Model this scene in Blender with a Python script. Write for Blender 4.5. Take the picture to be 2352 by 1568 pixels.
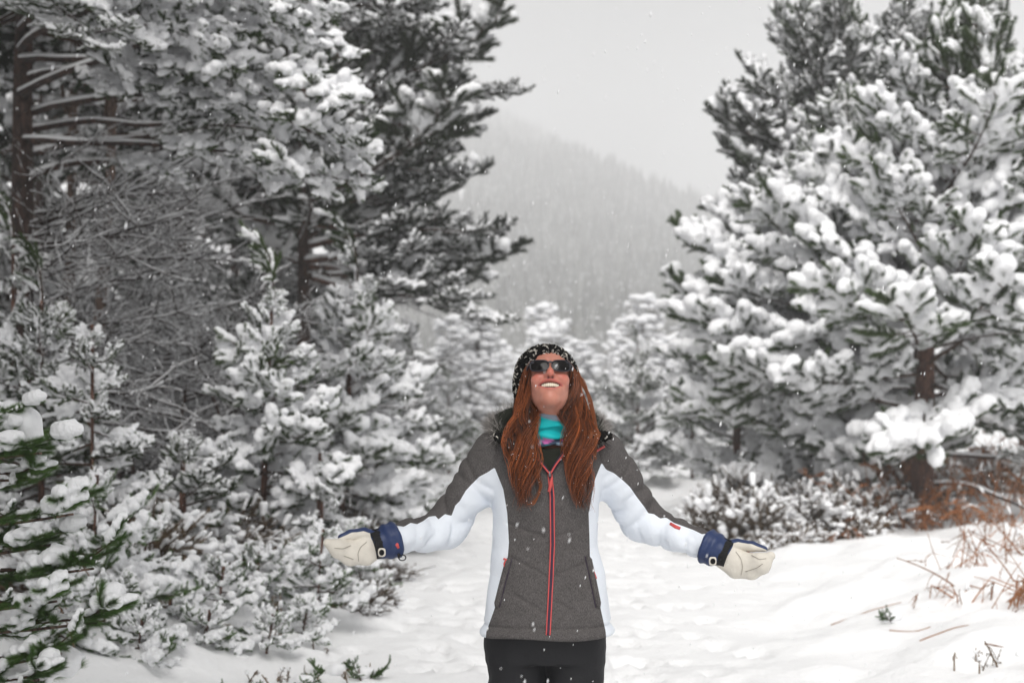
import bpy, math, random
import numpy as np
from mathutils import Vector, Matrix

for _o in list(bpy.data.objects):
    bpy.data.objects.remove(_o, do_unlink=True)
scene = bpy.context.scene
COL = scene.collection
R = math.radians

# ---------------------------------------------------------------- camera
FPX = 3267.0            # focal length measured on a 2352 px wide picture
CAMH, HOR = 1.5, 949.0  # eye height, horizon row
cam_data = bpy.data.cameras.new('camera')
cam = bpy.data.objects.new('camera', cam_data)
COL.objects.link(cam)
cam.location = (0, 0, CAMH)
cam.rotation_euler = (R(90), 0, 0)
cam_data.sensor_width = 36
cam_data.lens = 36 * FPX / 2352
cam_data.shift_y = (HOR - 784) / 2352
cam_data.clip_end = 2000
cam_data.dof.use_dof = True
cam_data.dof.focus_distance = 4.5
cam_data.dof.aperture_fstop = 3.2
scene.camera = cam

# ---------------------------------------------------------------- sky and sun (overcast)
SUN_EL, SUN_AZ = R(50), R(188)      # azimuth measured clockwise from +Y
world = bpy.data.worlds.new('World')
scene.world = world
world.use_nodes = True
wn, wl = world.node_tree.nodes, world.node_tree.links
wn.clear()
w_out = wn.new('ShaderNodeOutputWorld')
w_bg = wn.new('ShaderNodeBackground')
w_sky = wn.new('ShaderNodeTexSky')
w_sky.sky_type = 'NISHITA'
w_sky.sun_disc = False
w_sky.sun_elevation = SUN_EL
w_sky.sun_rotation = SUN_AZ
w_sky.air_density = 1.6
w_sky.dust_density = 3.0
w_sky.ozone_density = 1.0
w_hs = wn.new('ShaderNodeHueSaturation')
w_hs.inputs['Saturation'].default_value = 0.06
w_hs.inputs['Value'].default_value = 1.0
wl.new(w_sky.outputs[0], w_hs.inputs['Color'])
# the snow cloud is palest low down and greyer from about 15 degrees up
w_tc = wn.new('ShaderNodeTexCoord')
w_sep = wn.new('ShaderNodeSeparateXYZ')
wl.new(w_tc.outputs['Generated'], w_sep.inputs[0])
w_mr = wn.new('ShaderNodeMapRange')
w_mr.interpolation_type = 'SMOOTHSTEP'
w_mr.inputs['From Min'].default_value = 0.09
w_mr.inputs['From Max'].default_value = 0.29
w_mr.inputs['To Min'].default_value = 1.0
w_mr.inputs['To Max'].default_value = 0.30
wl.new(w_sep.outputs['Z'], w_mr.inputs['Value'])
w_mul = wn.new('ShaderNodeMix'); w_mul.data_type = 'RGBA'; w_mul.blend_type = 'MULTIPLY'; w_mul.inputs[0].default_value = 1
wl.new(w_hs.outputs[0], w_mul.inputs[6]); wl.new(w_mr.outputs[0], w_mul.inputs[7])
wl.new(w_mul.outputs[2], w_bg.inputs['Color'])
w_bg.inputs['Strength'].default_value = 0.135
wl.new(w_bg.outputs[0], w_out.inputs['Surface'])

sun_data = bpy.data.lights.new('sun', 'SUN')
sun_data.energy = 1.5
sun_data.angle = R(40)
sun_data.color = (1.0, 0.975, 0.94)
sun = bpy.data.objects.new('sun', sun_data)
COL.objects.link(sun)
sd = Vector((math.sin(SUN_AZ) * math.cos(SUN_EL), math.cos(SUN_AZ) * math.cos(SUN_EL), math.sin(SUN_EL)))
sun.rotation_euler = sd.to_track_quat('Z', 'Y').to_euler()

vs = scene.view_settings
scene.display_settings.display_device = 'sRGB'
vs.view_transform = 'Standard'
vs.look = 'None'
vs.exposure = 0.93
vs.gamma = 1.0
vs.use_curve_mapping = False

cy = scene.cycles
cy.use_denoising = True
try:
    cy.denoiser = 'OPENIMAGEDENOISE'
    cy.denoising_input_passes = 'RGB_ALBEDO_NORMAL'
except Exception:
    pass
cy.max_bounces = 10
cy.diffuse_bounces = 5
cy.glossy_bounces = 3
cy.transmission_bounces = 4
cy.volume_bounces = 6
cy.sample_clamp_indirect = 6
cy.caustics_reflective = False
cy.caustics_refractive = False
cy.use_adaptive_sampling = True
cy.adaptive_threshold = 0.006

# ---------------------------------------------------------------- helpers
def PX(u, v, d):
    """world point seen at (u, v) of the 2352 px picture at distance d."""
    return np.array([(u - 1176.0) * d / FPX, d, CAMH + (HOR - v) * d / FPX])

def tag(o, label=None, cat=None, group=None, kind=None):
    if label: o['label'] = label
    if cat: o['category'] = cat
    if group: o['group'] = group
    if kind: o['kind'] = kind
    return o

def link(o, parent=None):
    COL.objects.link(o)
    if parent is not None: o.parent = parent
    return o

def empty(name, loc, label, cat, group=None):
    o = bpy.data.objects.new(name, None)
    o.empty_display_size = 0.2
    o.location = tuple(float(c) for c in loc)
    link(o)
    return tag(o, label, cat, group)

def mesh(name, V, T, mats, midx=None, smooth=True, col=None):
    V = np.ascontiguousarray(V, np.float32); T = np.ascontiguousarray(T, np.int32)
    me = bpy.data.meshes.new(name)
    me.vertices.add(len(V)); me.vertices.foreach_set('co', V.ravel())
    n = T.shape[1]
    me.loops.add(T.size); me.loops.foreach_set('vertex_index', T.ravel())
    me.polygons.add(len(T))
    me.polygons.foreach_set('loop_start', np.arange(0, T.size, n, dtype=np.int32))
    if not isinstance(mats, (list, tuple)): mats = [mats]
    for m in mats: me.materials.append(m)
    if midx is not None: me.polygons.foreach_set('material_index', np.ascontiguousarray(midx, np.int32))
    me.polygons.foreach_set('use_smooth', np.full(len(T), bool(smooth)))
    if col is not None:
        a = me.color_attributes.new('tint', 'FLOAT_COLOR', 'POINT')
        c = np.ones((len(V), 4), np.float32); c[:, :col.shape[1]] = col
        a.data.foreach_set('color', c.ravel())
    me.update(calc_edges=True)
    me.validate()
    return me

def obj(name, me, parent=None, loc=None):
    o = bpy.data.objects.new(name, me)
    link(o, parent)
    if loc is not None: o.location = tuple(float(c) for c in loc)
    return o

class MB:
    """collects triangles (numpy) with material index and an optional tint"""
    def __init__(s): s.V, s.T, s.M, s.C, s.n = [], [], [], [], 0
    def add(s, V, T, m=0, c=None):
        V = np.asarray(V, float); T = np.asarray(T, int)
        if T.shape[1] == 4: T = np.concatenate([T[:, [0, 1, 2]], T[:, [0, 2, 3]]])
        s.V.append(V); s.T.append(T + s.n); s.M.append(np.full(len(T), m)); s.n += len(V)
        c = (1, 1, 1) if c is None else c
        c = np.asarray(c, float)
        s.C.append(np.broadcast_to(c, (len(V), 3)) if c.ndim == 1 else c)
    def mesh(s, name, mats, smooth=True, tint=False):
        return mesh(name, np.concatenate(s.V), np.concatenate(s.T), mats, np.concatenate(s.M), smooth,
                    np.concatenate(s.C) if tint else None)

def unit(v):
    v = np.asarray(v, float)
    return v / (np.linalg.norm(v, axis=-1, keepdims=True) + 1e-12)

def tube(P, r, sides=5, cap=True):
    P = np.asarray(P, float); n = len(P)
    r = np.broadcast_to(np.asarray(r, float), (n,))
    t = unit(np.gradient(P, axis=0))
    up = np.array([0, 0, 1.0]) if abs(t[0, 2]) < 0.9 else np.array([1.0, 0, 0])
    V = np.zeros((n, sides, 3)); a = np.arange(sides) * 2 * math.pi / sides
    x = unit(np.cross(up, t[0]))
    for i in range(n):
        x = unit(x - t[i] * np.dot(x, t[i])); y = np.cross(t[i], x)
        V[i] = P[i] + r[i] * (np.cos(a)[:, None] * x + np.sin(a)[:, None] * y)
    V = V.reshape(-1, 3)
    i, j = np.meshgrid(np.arange(n - 1), np.arange(sides), indexing='ij')
    i, j = i.ravel(), j.ravel(); k = (j + 1) % sides
    Q = np.stack([i * sides + j, i * sides + k, (i + 1) * sides + k, (i + 1) * sides + j], 1)
    T = np.concatenate([Q[:, [0, 1, 2]], Q[:, [0, 2, 3]]])
    if cap:
        V = np.concatenate([V, P[:1], P[-1:]]); b = n * sides
        j = np.arange(sides); k = (j + 1) % sides
        T = np.concatenate([T, np.stack([np.full(sides, b), k, j], 1),
                            np.stack([np.full(sides, b + 1), (n - 1) * sides + j, (n - 1) * sides + k], 1)])
    return V, T

def resample(P, n):
    P = np.asarray(P, float)
    s = np.concatenate([[0], np.cumsum(np.linalg.norm(np.diff(P, axis=0), axis=1))])
    q = np.linspace(0, s[-1], n)
    return np.stack([np.interp(q, s, P[:, k]) for k in range(P.shape[1])], 1)

def spline(P, n):
    """Catmull-Rom through P"""
    P = np.asarray(P, float)
    Q = np.concatenate([[2 * P[0] - P[1]], P, [2 * P[-1] - P[-2]]])
    t = np.linspace(0, len(P) - 1 - 1e-6, n); i = t.astype(int); f = (t - i)[:, None]
    a, b, c, d = Q[i], Q[i + 1], Q[i + 2], Q[i + 3]
    return 0.5 * (2 * b + (c - a) * f + (2 * a - 5 * b + 4 * c - d) * f ** 2 + (3 * b - a - 3 * c + d) * f ** 3)

def vnoise(p, seed=0):
    """value noise, p (...,k) -> [-1,1]"""
    p = np.asarray(p, float); k = p.shape[-1]
    i = np.floor(p).astype(np.int64); f = p - i; f = f * f * (3 - 2 * f)
    out = 0
    for c in range(2 ** k):
        h = np.full(p.shape[:-1], seed * 7919 + 1013, np.int64); w = 1.0
        for a in range(k):
            b = (c >> a) & 1
            h = (h ^ ((i[..., a] + b) * [374761393, 668265263, 2147483647][a])) * 1274126177 & 0xffffffff
            h = h ^ (h >> 15)
            w = w * (f[..., a] if b else 1 - f[..., a])
        h = (h * 2246822519) & 0xffffffff; h = h ^ (h >> 13)
        out = out + w * ((h & 0xffff) / 32767.5 - 1)
    return out

def fbm(p, o=4, seed=0):
    p = np.asarray(p, float); s = 0; a = 1.0
    for k in range(o):
        s = s + a * vnoise(p * 2 ** k + 17.3 * k, seed + k); a *= 0.5
    return s

def surface_nets(F, xs, ys, zs):
    """mesh of F=0 (F<0 inside) on a rectilinear grid"""
    S = F < 0
    nx, ny, nz = F.shape
    cnt = sum(S[a:nx - 1 + a, b:ny - 1 + b, c:nz - 1 + c].astype(np.int8) for a in (0, 1) for b in (0, 1) for c in (0, 1))
    act = np.argwhere((cnt > 0) & (cnt < 8))
    idx = np.full(cnt.shape, -1, np.int64); idx[tuple(act.T)] = np.arange(len(act))
    P = np.zeros((len(act), 3)); N = np.zeros(len(act))
    G = [xs, ys, zs]
    for ax in range(3):
        o1, o2 = [k for k in range(3) if k != ax]
        for b in (0, 1):
            for c in (0, 1):
                A = act.copy(); A[:, o1] += b; A[:, o2] += c
                B = A.copy(); B[:, ax] += 1
                f0, f1 = F[tuple(A.T)], F[tuple(B.T)]
                m = (f0 < 0) != (f1 < 0)
                t = np.where(m, f0 / np.where(m, f0 - f1, 1), 0)
                pt = np.stack([G[k][A[:, k]] for k in range(3)], 1)
                pt[:, ax] += t * (G[ax][B[:, ax]] - G[ax][A[:, ax]])
                P += pt * m[:, None]; N += m
    P /= N[:, None]
    quads = []
    for ax in range(3):
        o1, o2 = (ax + 1) % 3, (ax + 2) % 3
        sl = [slice(None)] * 3; sh = [slice(None)] * 3
        sl[ax] = slice(0, F.shape[ax] - 1); sh[ax] = slice(1, F.shape[ax])
        E = S[tuple(sl)] != S[tuple(sh)]
        e = np.argwhere(E)
        e = e[(e[:, o1] > 0) & (e[:, o2] > 0) & (e[:, o1] < F.shape[o1] - 1) & (e[:, o2] < F.shape[o2] - 1)]
        ins = S[tuple(e.T)]
        c = []
        for b, d in ((1, 1), (0, 1), (0, 0), (1, 0)):
            q = e.copy(); q[:, o1] -= b; q[:, o2] -= d
            c.append(idx[tuple(q.T)])
        q = np.stack(c, 1)
        q[~ins] = q[~ins][:, ::-1]
        quads.append(q)
    return P, np.concatenate(quads)

def blob_mesh(caps, res, flat=1.0):
    """soft union of capsules (a, b, ra, rb): the way lying snow runs together"""
    A = np.array([c[0] for c in caps], float); B = np.array([c[1] for c in caps], float)
    ra = np.array([c[2] for c in caps]); rb = np.array([c[3] for c in caps])
    K = 1.58; m = max(ra.max(), rb.max()) * K + 2 * res
    lo = np.minimum(A.min(0), B.min(0)) - m; hi = np.maximum(A.max(0), B.max(0)) + m
    xs, ys, zs = [np.arange(lo[k], hi[k] + res, res) for k in range(3)]
    D = np.zeros((len(xs), len(ys), len(zs)), np.float32)
    for a, b, r0, r1 in zip(A, B, ra, rb):
        q = max(r0, r1) * K
        l = np.minimum(a, b) - q; h = np.maximum(a, b) + q
        i0 = np.maximum(((l - lo) / res).astype(int), 0); i1 = ((h - lo) / res).astype(int) + 2
        X = xs[i0[0]:i1[0], None, None] - a[0]; Y = ys[None, i0[1]:i1[1], None] - a[1]; Z = zs[None, None, i0[2]:i1[2]] - a[2]
        d = b - a; L = max(float(d @ d), 1e-9)
        t = np.clip((X * d[0] + Y * d[1] + Z * d[2]) / L, 0, 1)
        rr = (r0 + (r1 - r0) * t) * K
        zz = (Z - t * d[2]) * flat
        e = ((X - t * d[0]) ** 2 + (Y - t * d[1]) ** 2 + zz ** 2) / rr ** 2
        D[i0[0]:i1[0], i0[1]:i1[1], i0[2]:i1[2]] += np.maximum(1 - e, 0) ** 6
    thr = (1 - 1 / K ** 2) ** 6
    return surface_nets(thr ** (1 / 3) - np.cbrt(D), xs, ys, zs)

# ---------------------------------------------------------------- materials
def mat(name):
    m = bpy.data.materials.new(name); m.use_nodes = True
    nt = m.node_tree
    return m, nt, nt.nodes['Principled BSDF']

def plain(name, c, rough=0.6, spec=0.3, bump=0, bscale=200, var=0.0, vscale=30):
    m, nt, b = mat(name)
    b.inputs['Base Color'].default_value = (*c, 1); b.inputs['Roughness'].default_value = rough
    b.inputs['Specular IOR Level'].default_value = spec
    if var or bump:
        tc = nt.nodes.new('ShaderNodeTexCoord')
    if var:
        nz = nt.nodes.new('ShaderNodeTexNoise'); nz.inputs['Scale'].default_value = vscale; nz.inputs['Detail'].default_value = 4
        nt.links.new(tc.outputs['Object'], nz.inputs['Vector'])
        rp = nt.nodes.new('ShaderNodeValToRGB')
        rp.color_ramp.elements[0].position = 0.3; rp.color_ramp.elements[1].position = 0.7
        rp.color_ramp.elements[0].color = (*[x * (1 - var) for x in c], 1)
        rp.color_ramp.elements[1].color = (*[min(1, x * (1 + var)) for x in c], 1)
        nt.links.new(nz.outputs['Fac'], rp.inputs['Fac']); nt.links.new(rp.outputs[0], b.inputs['Base Color'])
    if bump:
        n2 = nt.nodes.new('ShaderNodeTexNoise'); n2.inputs['Scale'].default_value = bscale; n2.inputs['Detail'].default_value = 3
        nt.links.new(tc.outputs['Object'], n2.inputs['Vector'])
        bp = nt.nodes.new('ShaderNodeBump'); bp.inputs['Strength'].default_value = bump; bp.inputs['Distance'].default_value = 0.01
        nt.links.new(n2.outputs['Fac'], bp.inputs['Height']); nt.links.new(bp.outputs[0], b.inputs['Normal'])
    return m

def tinted(name, c, rough=0.6, spec=0.3):
    m, nt, b = mat(name)
    at = nt.nodes.new('ShaderNodeAttribute'); at.attribute_name = 'tint'
    mx = nt.nodes.new('ShaderNodeMix'); mx.data_type = 'RGBA'; mx.blend_type = 'MULTIPLY'; mx.inputs[0].default_value = 1
    mx.inputs[6].default_value = (*c, 1); nt.links.new(at.outputs['Color'], mx.inputs[7])
    nt.links.new(mx.outputs[2], b.inputs['Base Color'])
    b.inputs['Roughness'].default_value = rough; b.inputs['Specular IOR Level'].default_value = spec
    return m

def needle_mat(name, c, var):
    """needles: colour varies from tuft to tuft (tint) and from bough to bough (object random)"""
    m, nt, b = mat(name)
    at = nt.nodes.new('ShaderNodeAttribute'); at.attribute_name = 'tint'
    oi = nt.nodes.new('ShaderNodeObjectInfo')
    rp = nt.nodes.new('ShaderNodeValToRGB')
    rp.color_ramp.elements[0].color = (*[x * (1 - var) for x in c], 1)
    rp.color_ramp.elements[1].color = (c[0] * (1 + 1.4 * var), c[1] * (1 + var), c[2] * (1 + .3 * var), 1)
    nt.links.new(oi.outputs['Random'], rp.inputs['Fac'])
    mx = nt.nodes.new('ShaderNodeMix'); mx.data_type = 'RGBA'; mx.blend_type = 'MULTIPLY'; mx.inputs[0].default_value = 1
    nt.links.new(rp.outputs[0], mx.inputs[6]); nt.links.new(at.outputs['Color'], mx.inputs[7])
    nt.links.new(mx.outputs[2], b.inputs['Base Color'])
    b.inputs['Roughness'].default_value = 0.55; b.inputs['Specular IOR Level'].default_value = 0.25
    return m

M = {}
M['snow'] = plain('snow_lying_on_branches', (0.84, 0.845, 0.86), 0.75, 0.15, bump=0.35, bscale=45, var=0.03, vscale=6)
M['flake'] = plain('falling_snowflake', (0.9, 0.9, 0.92), 0.7, 0.1)
M['needle'] = needle_mat('pine_needles', (0.040, 0.075, 0.019), 0.35)
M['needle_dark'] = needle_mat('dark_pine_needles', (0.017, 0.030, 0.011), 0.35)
M['needle_belt_hazed'] = needle_mat('hazed_belt_needles', (0.42, 0.425, 0.415), 0.12)  # snowy belt needles, paled further so distance haze sits in the colour
M['needle_hill_hazed'] = needle_mat('hazed_hill_needles', (0.22, 0.225, 0.22), 0.15)  # hill needles lightened in base colour in place of thicker haze
M['needle_green'] = needle_mat('fresh_green_needles', (0.062, 0.130, 0.030), 0.25)
M['heather'] = needle_mat('heather_twigs', (0.135, 0.100, 0.066), 0.4)
M['twig'] = plain('twig_bark', (0.060, 0.036, 0.025), 0.85, 0.15, bump=0.4, bscale=60, var=0.3, vscale=20)
M['dead'] = plain('dead_twig_bark', (0.036, 0.025, 0.021), 0.9, 0.1, var=0.3, vscale=10)

def bark_mat(name, c1, c2, c3):
    m, nt, b = mat(name)
    tc = nt.nodes.new('ShaderNodeTexCoord')
    mp = nt.nodes.new('ShaderNodeMapping'); mp.inputs['Scale'].default_value = (1, 1, 0.3)
    nt.links.new(tc.outputs['Object'], mp.inputs['Vector'])
    vo = nt.nodes.new('ShaderNodeTexVoronoi'); vo.feature = 'DISTANCE_TO_EDGE'; vo.inputs['Scale'].default_value = 26
    nz = nt.nodes.new('ShaderNodeTexNoise'); nz.inputs['Scale'].default_value = 14; nz.inputs['Detail'].default_value = 6
    nt.links.new(mp.outputs[0], vo.inputs['Vector']); nt.links.new(mp.outputs[0], nz.inputs['Vector'])
    rp = nt.nodes.new('ShaderNodeValToRGB')
    e = rp.color_ramp.elements
    e[0].position, e[0].color = 0.3, (*c1, 1); e[1].position, e[1].color = 0.68, (*c3, 1)
    k = e.new(0.5); k.color = (*c2, 1)
    nt.links.new(nz.outputs['Fac'], rp.inputs['Fac'])
    mr = nt.nodes.new('ShaderNodeMapRange'); mr.inputs['From Max'].default_value = 0.12
    mr.inputs['To Min'].default_value = 0.35
    nt.links.new(vo.outputs['Distance'], mr.inputs['Value'])
    mx = nt.nodes.new('ShaderNodeMix'); mx.data_type = 'RGBA'; mx.blend_type = 'MULTIPLY'; mx.inputs[0].default_value = 1
    nt.links.new(rp.outputs[0], mx.inputs[6]); nt.links.new(mr.outputs[0], mx.inputs[7])
    nt.links.new(mx.outputs[2], b.inputs['Base Color'])
    bp = nt.nodes.new('ShaderNodeBump'); bp.inputs['Strength'].default_value = 0.9; bp.inputs['Distance'].default_value = 0.02
    nt.links.new(mr.outputs[0], bp.inputs['Height']); nt.links.new(bp.outputs[0], b.inputs['Normal'])
    b.inputs['Roughness'].default_value = 0.9
    return m
M['bark_red'] = bark_mat('reddish_pine_bark', (0.07, 0.035, 0.025), (0.13, 0.06, 0.04), (0.20, 0.10, 0.065))
M['bark_dark'] = bark_mat('dark_pine_bark', (0.03, 0.018, 0.015), (0.06, 0.034, 0.026), (0.10, 0.055, 0.04))
M['bark_tan'] = bark_mat('tan_pine_bark', (0.08, 0.05, 0.04), (0.16, 0.10, 0.075), (0.24, 0.16, 0.12))
# ---------------------------------------------------------------- ground, path, hill
rng = np.random.default_rng(11)

def sstep(a, b, x):
    t = np.clip((x - a) / (b - a), 0, 1); return t * t * (3 - 2 * t)

def path_c(y):      # middle of the path
    return 0.15 + 0.012 * y + 0.00075 * np.maximum(y - 8, 0) ** 2 * sstep(8, 40, y)
def path_w(y):
    return 1.25 + 0.012 * y

MOUNDS = [(PX(300, 1490, 8.6), .75, .22), (PX(420, 1450, 9.2), .6, .20), (PX(560, 1520, 8.4), .7, .10), (PX(360, 1440, 9.6), .9, .18),
          (PX(640, 1470, 9.4), .5, .09), (PX(180, 1560, 7.8), .7, .15), (PX(780, 1440, 10.2), .5, .08), (PX(470, 1390, 10.5), .8, .16),
          (PX(2250, 1330, 10.5), .9, .10), (PX(2050, 1330, 11), .7, .07), (PX(2330, 1500, 8.5), .7, .08), (PX(1530, 1105, 28), .7, .35),
          (PX(1480, 1130, 30), .5, .2)]

def ground_z(x, y):
    x = np.asarray(x, float); y = np.asarray(y, float)
    c, w = path_c(y), path_w(y)
    l = np.maximum(c - w - x, 0); r = np.maximum(x - c - w, 0)
    z = 0.30 * sstep(0, 1.6, l) + 0.15 * sstep(1.5, 9, l) + 0.20 * sstep(0, 2.2, r) + 0.15 * sstep(2, 9, r) + .30 * sstep(2, 5, r) * sstep(15, 24, y)
    p = np.stack([x, y], -1)
    off = sstep(-0.5, 0.8, np.maximum(l, r))
    z = z + off * (0.07 * vnoise(p * 1.1, 3) + 0.06 * vnoise(p * 2.3 + 7, 4) + 0.022 * vnoise(p * 5.5, 5))
    z = z + (1 - off) * (0.02 * vnoise(p * 0.9, 6)) + 0.007 * vnoise(p * 7, 8)
    for q, s, h in MOUNDS:
        z = z + h * np.exp(-((x - q[0]) ** 2 + (y - q[1]) ** 2) / (2 * (s * .45) ** 2))
    return z + 0.02 * np.maximum(y - 30, 0)

def gz(x, y): return float(ground_z(np.array([x]), np.array([y]))[0])

def snow_ground_mat():
    m, nt, b = mat('ground_snow')
    b.inputs['Base Color'].default_value = (0.90, 0.902, 0.91, 1); b.inputs['Roughness'].default_value = 0.8
    b.inputs['Specular IOR Level'].default_value = 0.12
    tc = nt.nodes.new('ShaderNodeTexCoord')
    h = None
    for sc, st in ((9, 1.0), (34, 0.4), (120, 0.15)):
        nz = nt.nodes.new('ShaderNodeTexNoise'); nz.inputs['Scale'].default_value = sc; nz.inputs['Detail'].default_value = 4
        nt.links.new(tc.outputs['Object'], nz.inputs['Vector'])
        mu = nt.nodes.new('ShaderNodeMath'); mu.operation = 'MULTIPLY_ADD'; mu.inputs[1].default_value = st
        nt.links.new(nz.outputs['Fac'], mu.inputs[0])
        if h: nt.links.new(h, mu.inputs[2])
        h = mu.outputs[0]
    bp = nt.nodes.new('ShaderNodeBump'); bp.inputs['Strength'].default_value = 0.55; bp.inputs['Distance'].default_value = 0.03
    nt.links.new(h, bp.inputs['Height']); nt.links.new(bp.outputs[0], b.inputs['Normal'])
    return m
M['ground'] = snow_ground_mat()

def steps(*seg):
    out = []
    for a, b, s in seg: out.append(np.arange(a, b - s * .4, s))
    return np.concatenate(out + [[seg[-1][1]]])
gx = steps((-64, -22, 3), (-22, -8, .7), (-8, -4, .16), (-4, 4.5, .062), (4.5, 8, .12), (8, 24, .7), (24, 66, 3))
gy = steps((-6, 4, .6), (4, 6.5, .12), (6.5, 13, .062), (13, 20, .09), (20, 34, .25), (34, 48, .7))
GX, GY = np.meshgrid(gx, gy, indexing='ij')
GZ = ground_z(GX, GY)
# footprints trodden along the path
for k in range(520):
    yy = rng.uniform(3.5, 26); side = rng.choice([-.75, -.3, .35, .85]) + rng.normal(0, .22)
    xx = path_c(yy) + side * path_w(yy) * .75
    ang = rng.normal(0, .35); dep = rng.uniform(.03, .075); lx, ly = rng.uniform(.055, .08), rng.uniform(.12, .17)
    i0, i1 = np.searchsorted(gx, [xx - .5, xx + .5]); j0, j1 = np.searchsorted(gy, [yy - .5, yy + .5])
    X = GX[i0:i1, j0:j1] - xx; Y = GY[i0:i1, j0:j1] - yy
    a = X * math.cos(ang) + Y * math.sin(ang); b_ = -X * math.sin(ang) + Y * math.cos(ang)
    e = np.sqrt((a / lx) ** 2 + (b_ / ly) ** 2)
    GZ[i0:i1, j0:j1] += -dep * (1 - sstep(.7, 1.12, e)) + dep * .12 * np.exp(-((e - 1.35) / .25) ** 2)

def grid_faces(n, m):
    i, j = np.meshgrid(np.arange(n - 1), np.arange(m - 1), indexing='ij'); i, j = i.ravel(), j.ravel()
    return np.stack([i * m + j, (i + 1) * m + j, (i + 1) * m + j + 1, i * m + j + 1], 1)
gm = mesh('snowy_ground', np.stack([GX, GY, GZ], -1).reshape(-1, 3), grid_faces(*GX.shape), M['ground'])
tag(obj('ground', gm), kind='structure')

HD = 900.0
RIDGE = [PX(u, v, HD) for u, v in ((-1500, 420), (-200, 330), (500, 300), (900, 290), (1040, 292), (1110, 285), (1200, 325), (1310, 378), (1400, 428),
                                    (1480, 478), (1540, 505), (1700, 500), (2000, 520), (2600, 600), (4000, 700))]
RX, RZ = np.array([p[0] for p in RIDGE]), np.array([p[2] for p in RIDGE])
def hill_z(x, y):
    s = sstep(120, HD, y)
    lin = np.clip((y - 110) / (HD - 110), 0, 1)
    s = 0.45 * s + 0.55 * lin ** 1.35
    xr = x * np.where(y < HD, 1 + 0.25 * (1 - s), 1)
    z = np.interp(xr, RX, RZ) * s
    z = z * np.where(y > HD, 1 - 0.35 * sstep(HD, HD + 120, y), 1)
    p = np.stack([x, y], -1)
    return z + 0.15 + sstep(45, 90, y) * (0.7 * vnoise(p * .05, 21)) + s * 6.0 * vnoise(p * .013, 22) + 0.012 * np.minimum(y - 45, 60)
hx = np.linspace(-500, 500, 140); hy = np.concatenate([np.linspace(47, HD, 130), np.linspace(HD + 6, HD + 120, 14)])
HX, HY = np.meshgrid(hx, hy, indexing='ij')
HZ = hill_z(HX, HY)
HZ[:, 0] = -0.5
hm = mesh('snowy_hill', np.stack([HX, HY, HZ], -1).reshape(-1, 3), grid_faces(*HX.shape), M['ground'])
tag(obj('hill', hm), kind='structure')
# ---------------------------------------------------------------- pine boughs
def needles(mb, P, rg, per_m, length, width, m=1, spread=0.85, start=0.2, c0=1.0):
    """bottle-brush needles along shoot P"""
    L = np.linalg.norm(np.diff(P, axis=0), axis=1).sum()
    n = max(12, int(per_m * L * (1 - start)))
    t = start + (1 - start) * rg.random(n) ** .85
    i = np.minimum((t * (len(P) - 1)).astype(int), len(P) - 2); f = (t * (len(P) - 1) - i)[:, None]
    Q = P[i] * (1 - f) + P[i + 1] * f; T = unit(P[i + 1] - P[i])
    rv = rg.normal(size=(n, 3)); rv = unit(rv - T * (rv * T).sum(1, keepdims=True))
    a = spread * (1.15 - .55 * t[:, None]) * rg.uniform(.75, 1.25, (n, 1))
    D = unit(T * np.cos(a) + rv * np.sin(a))
    ln = length * rg.uniform(.75, 1.2, (n, 1))
    S = unit(np.cross(D, rg.normal(size=(n, 3)))) * width / 2
    V = np.stack([Q - S, Q + S, Q + D * ln], 1).reshape(-1, 3)
    c = c0 * rg.uniform(.7, 1.25) * np.repeat(rg.uniform(.75, 1.25, n), 3)[:, None] * np.array([1, 1, 1])
    mb.add(V, np.arange(3 * n).reshape(-1, 3), m, c)

def shoot(rg, p0, d, L, n=6, lift=0.0, wob=.06):
    P = [np.array(p0, float)]; d = unit(d)
    for k in range(n):
        d = unit(d + rg.normal(0, wob, 3) + np.array([0, 0, lift / n]))
        P.append(P[-1] + d * L / n)
    return np.array(P)

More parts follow.
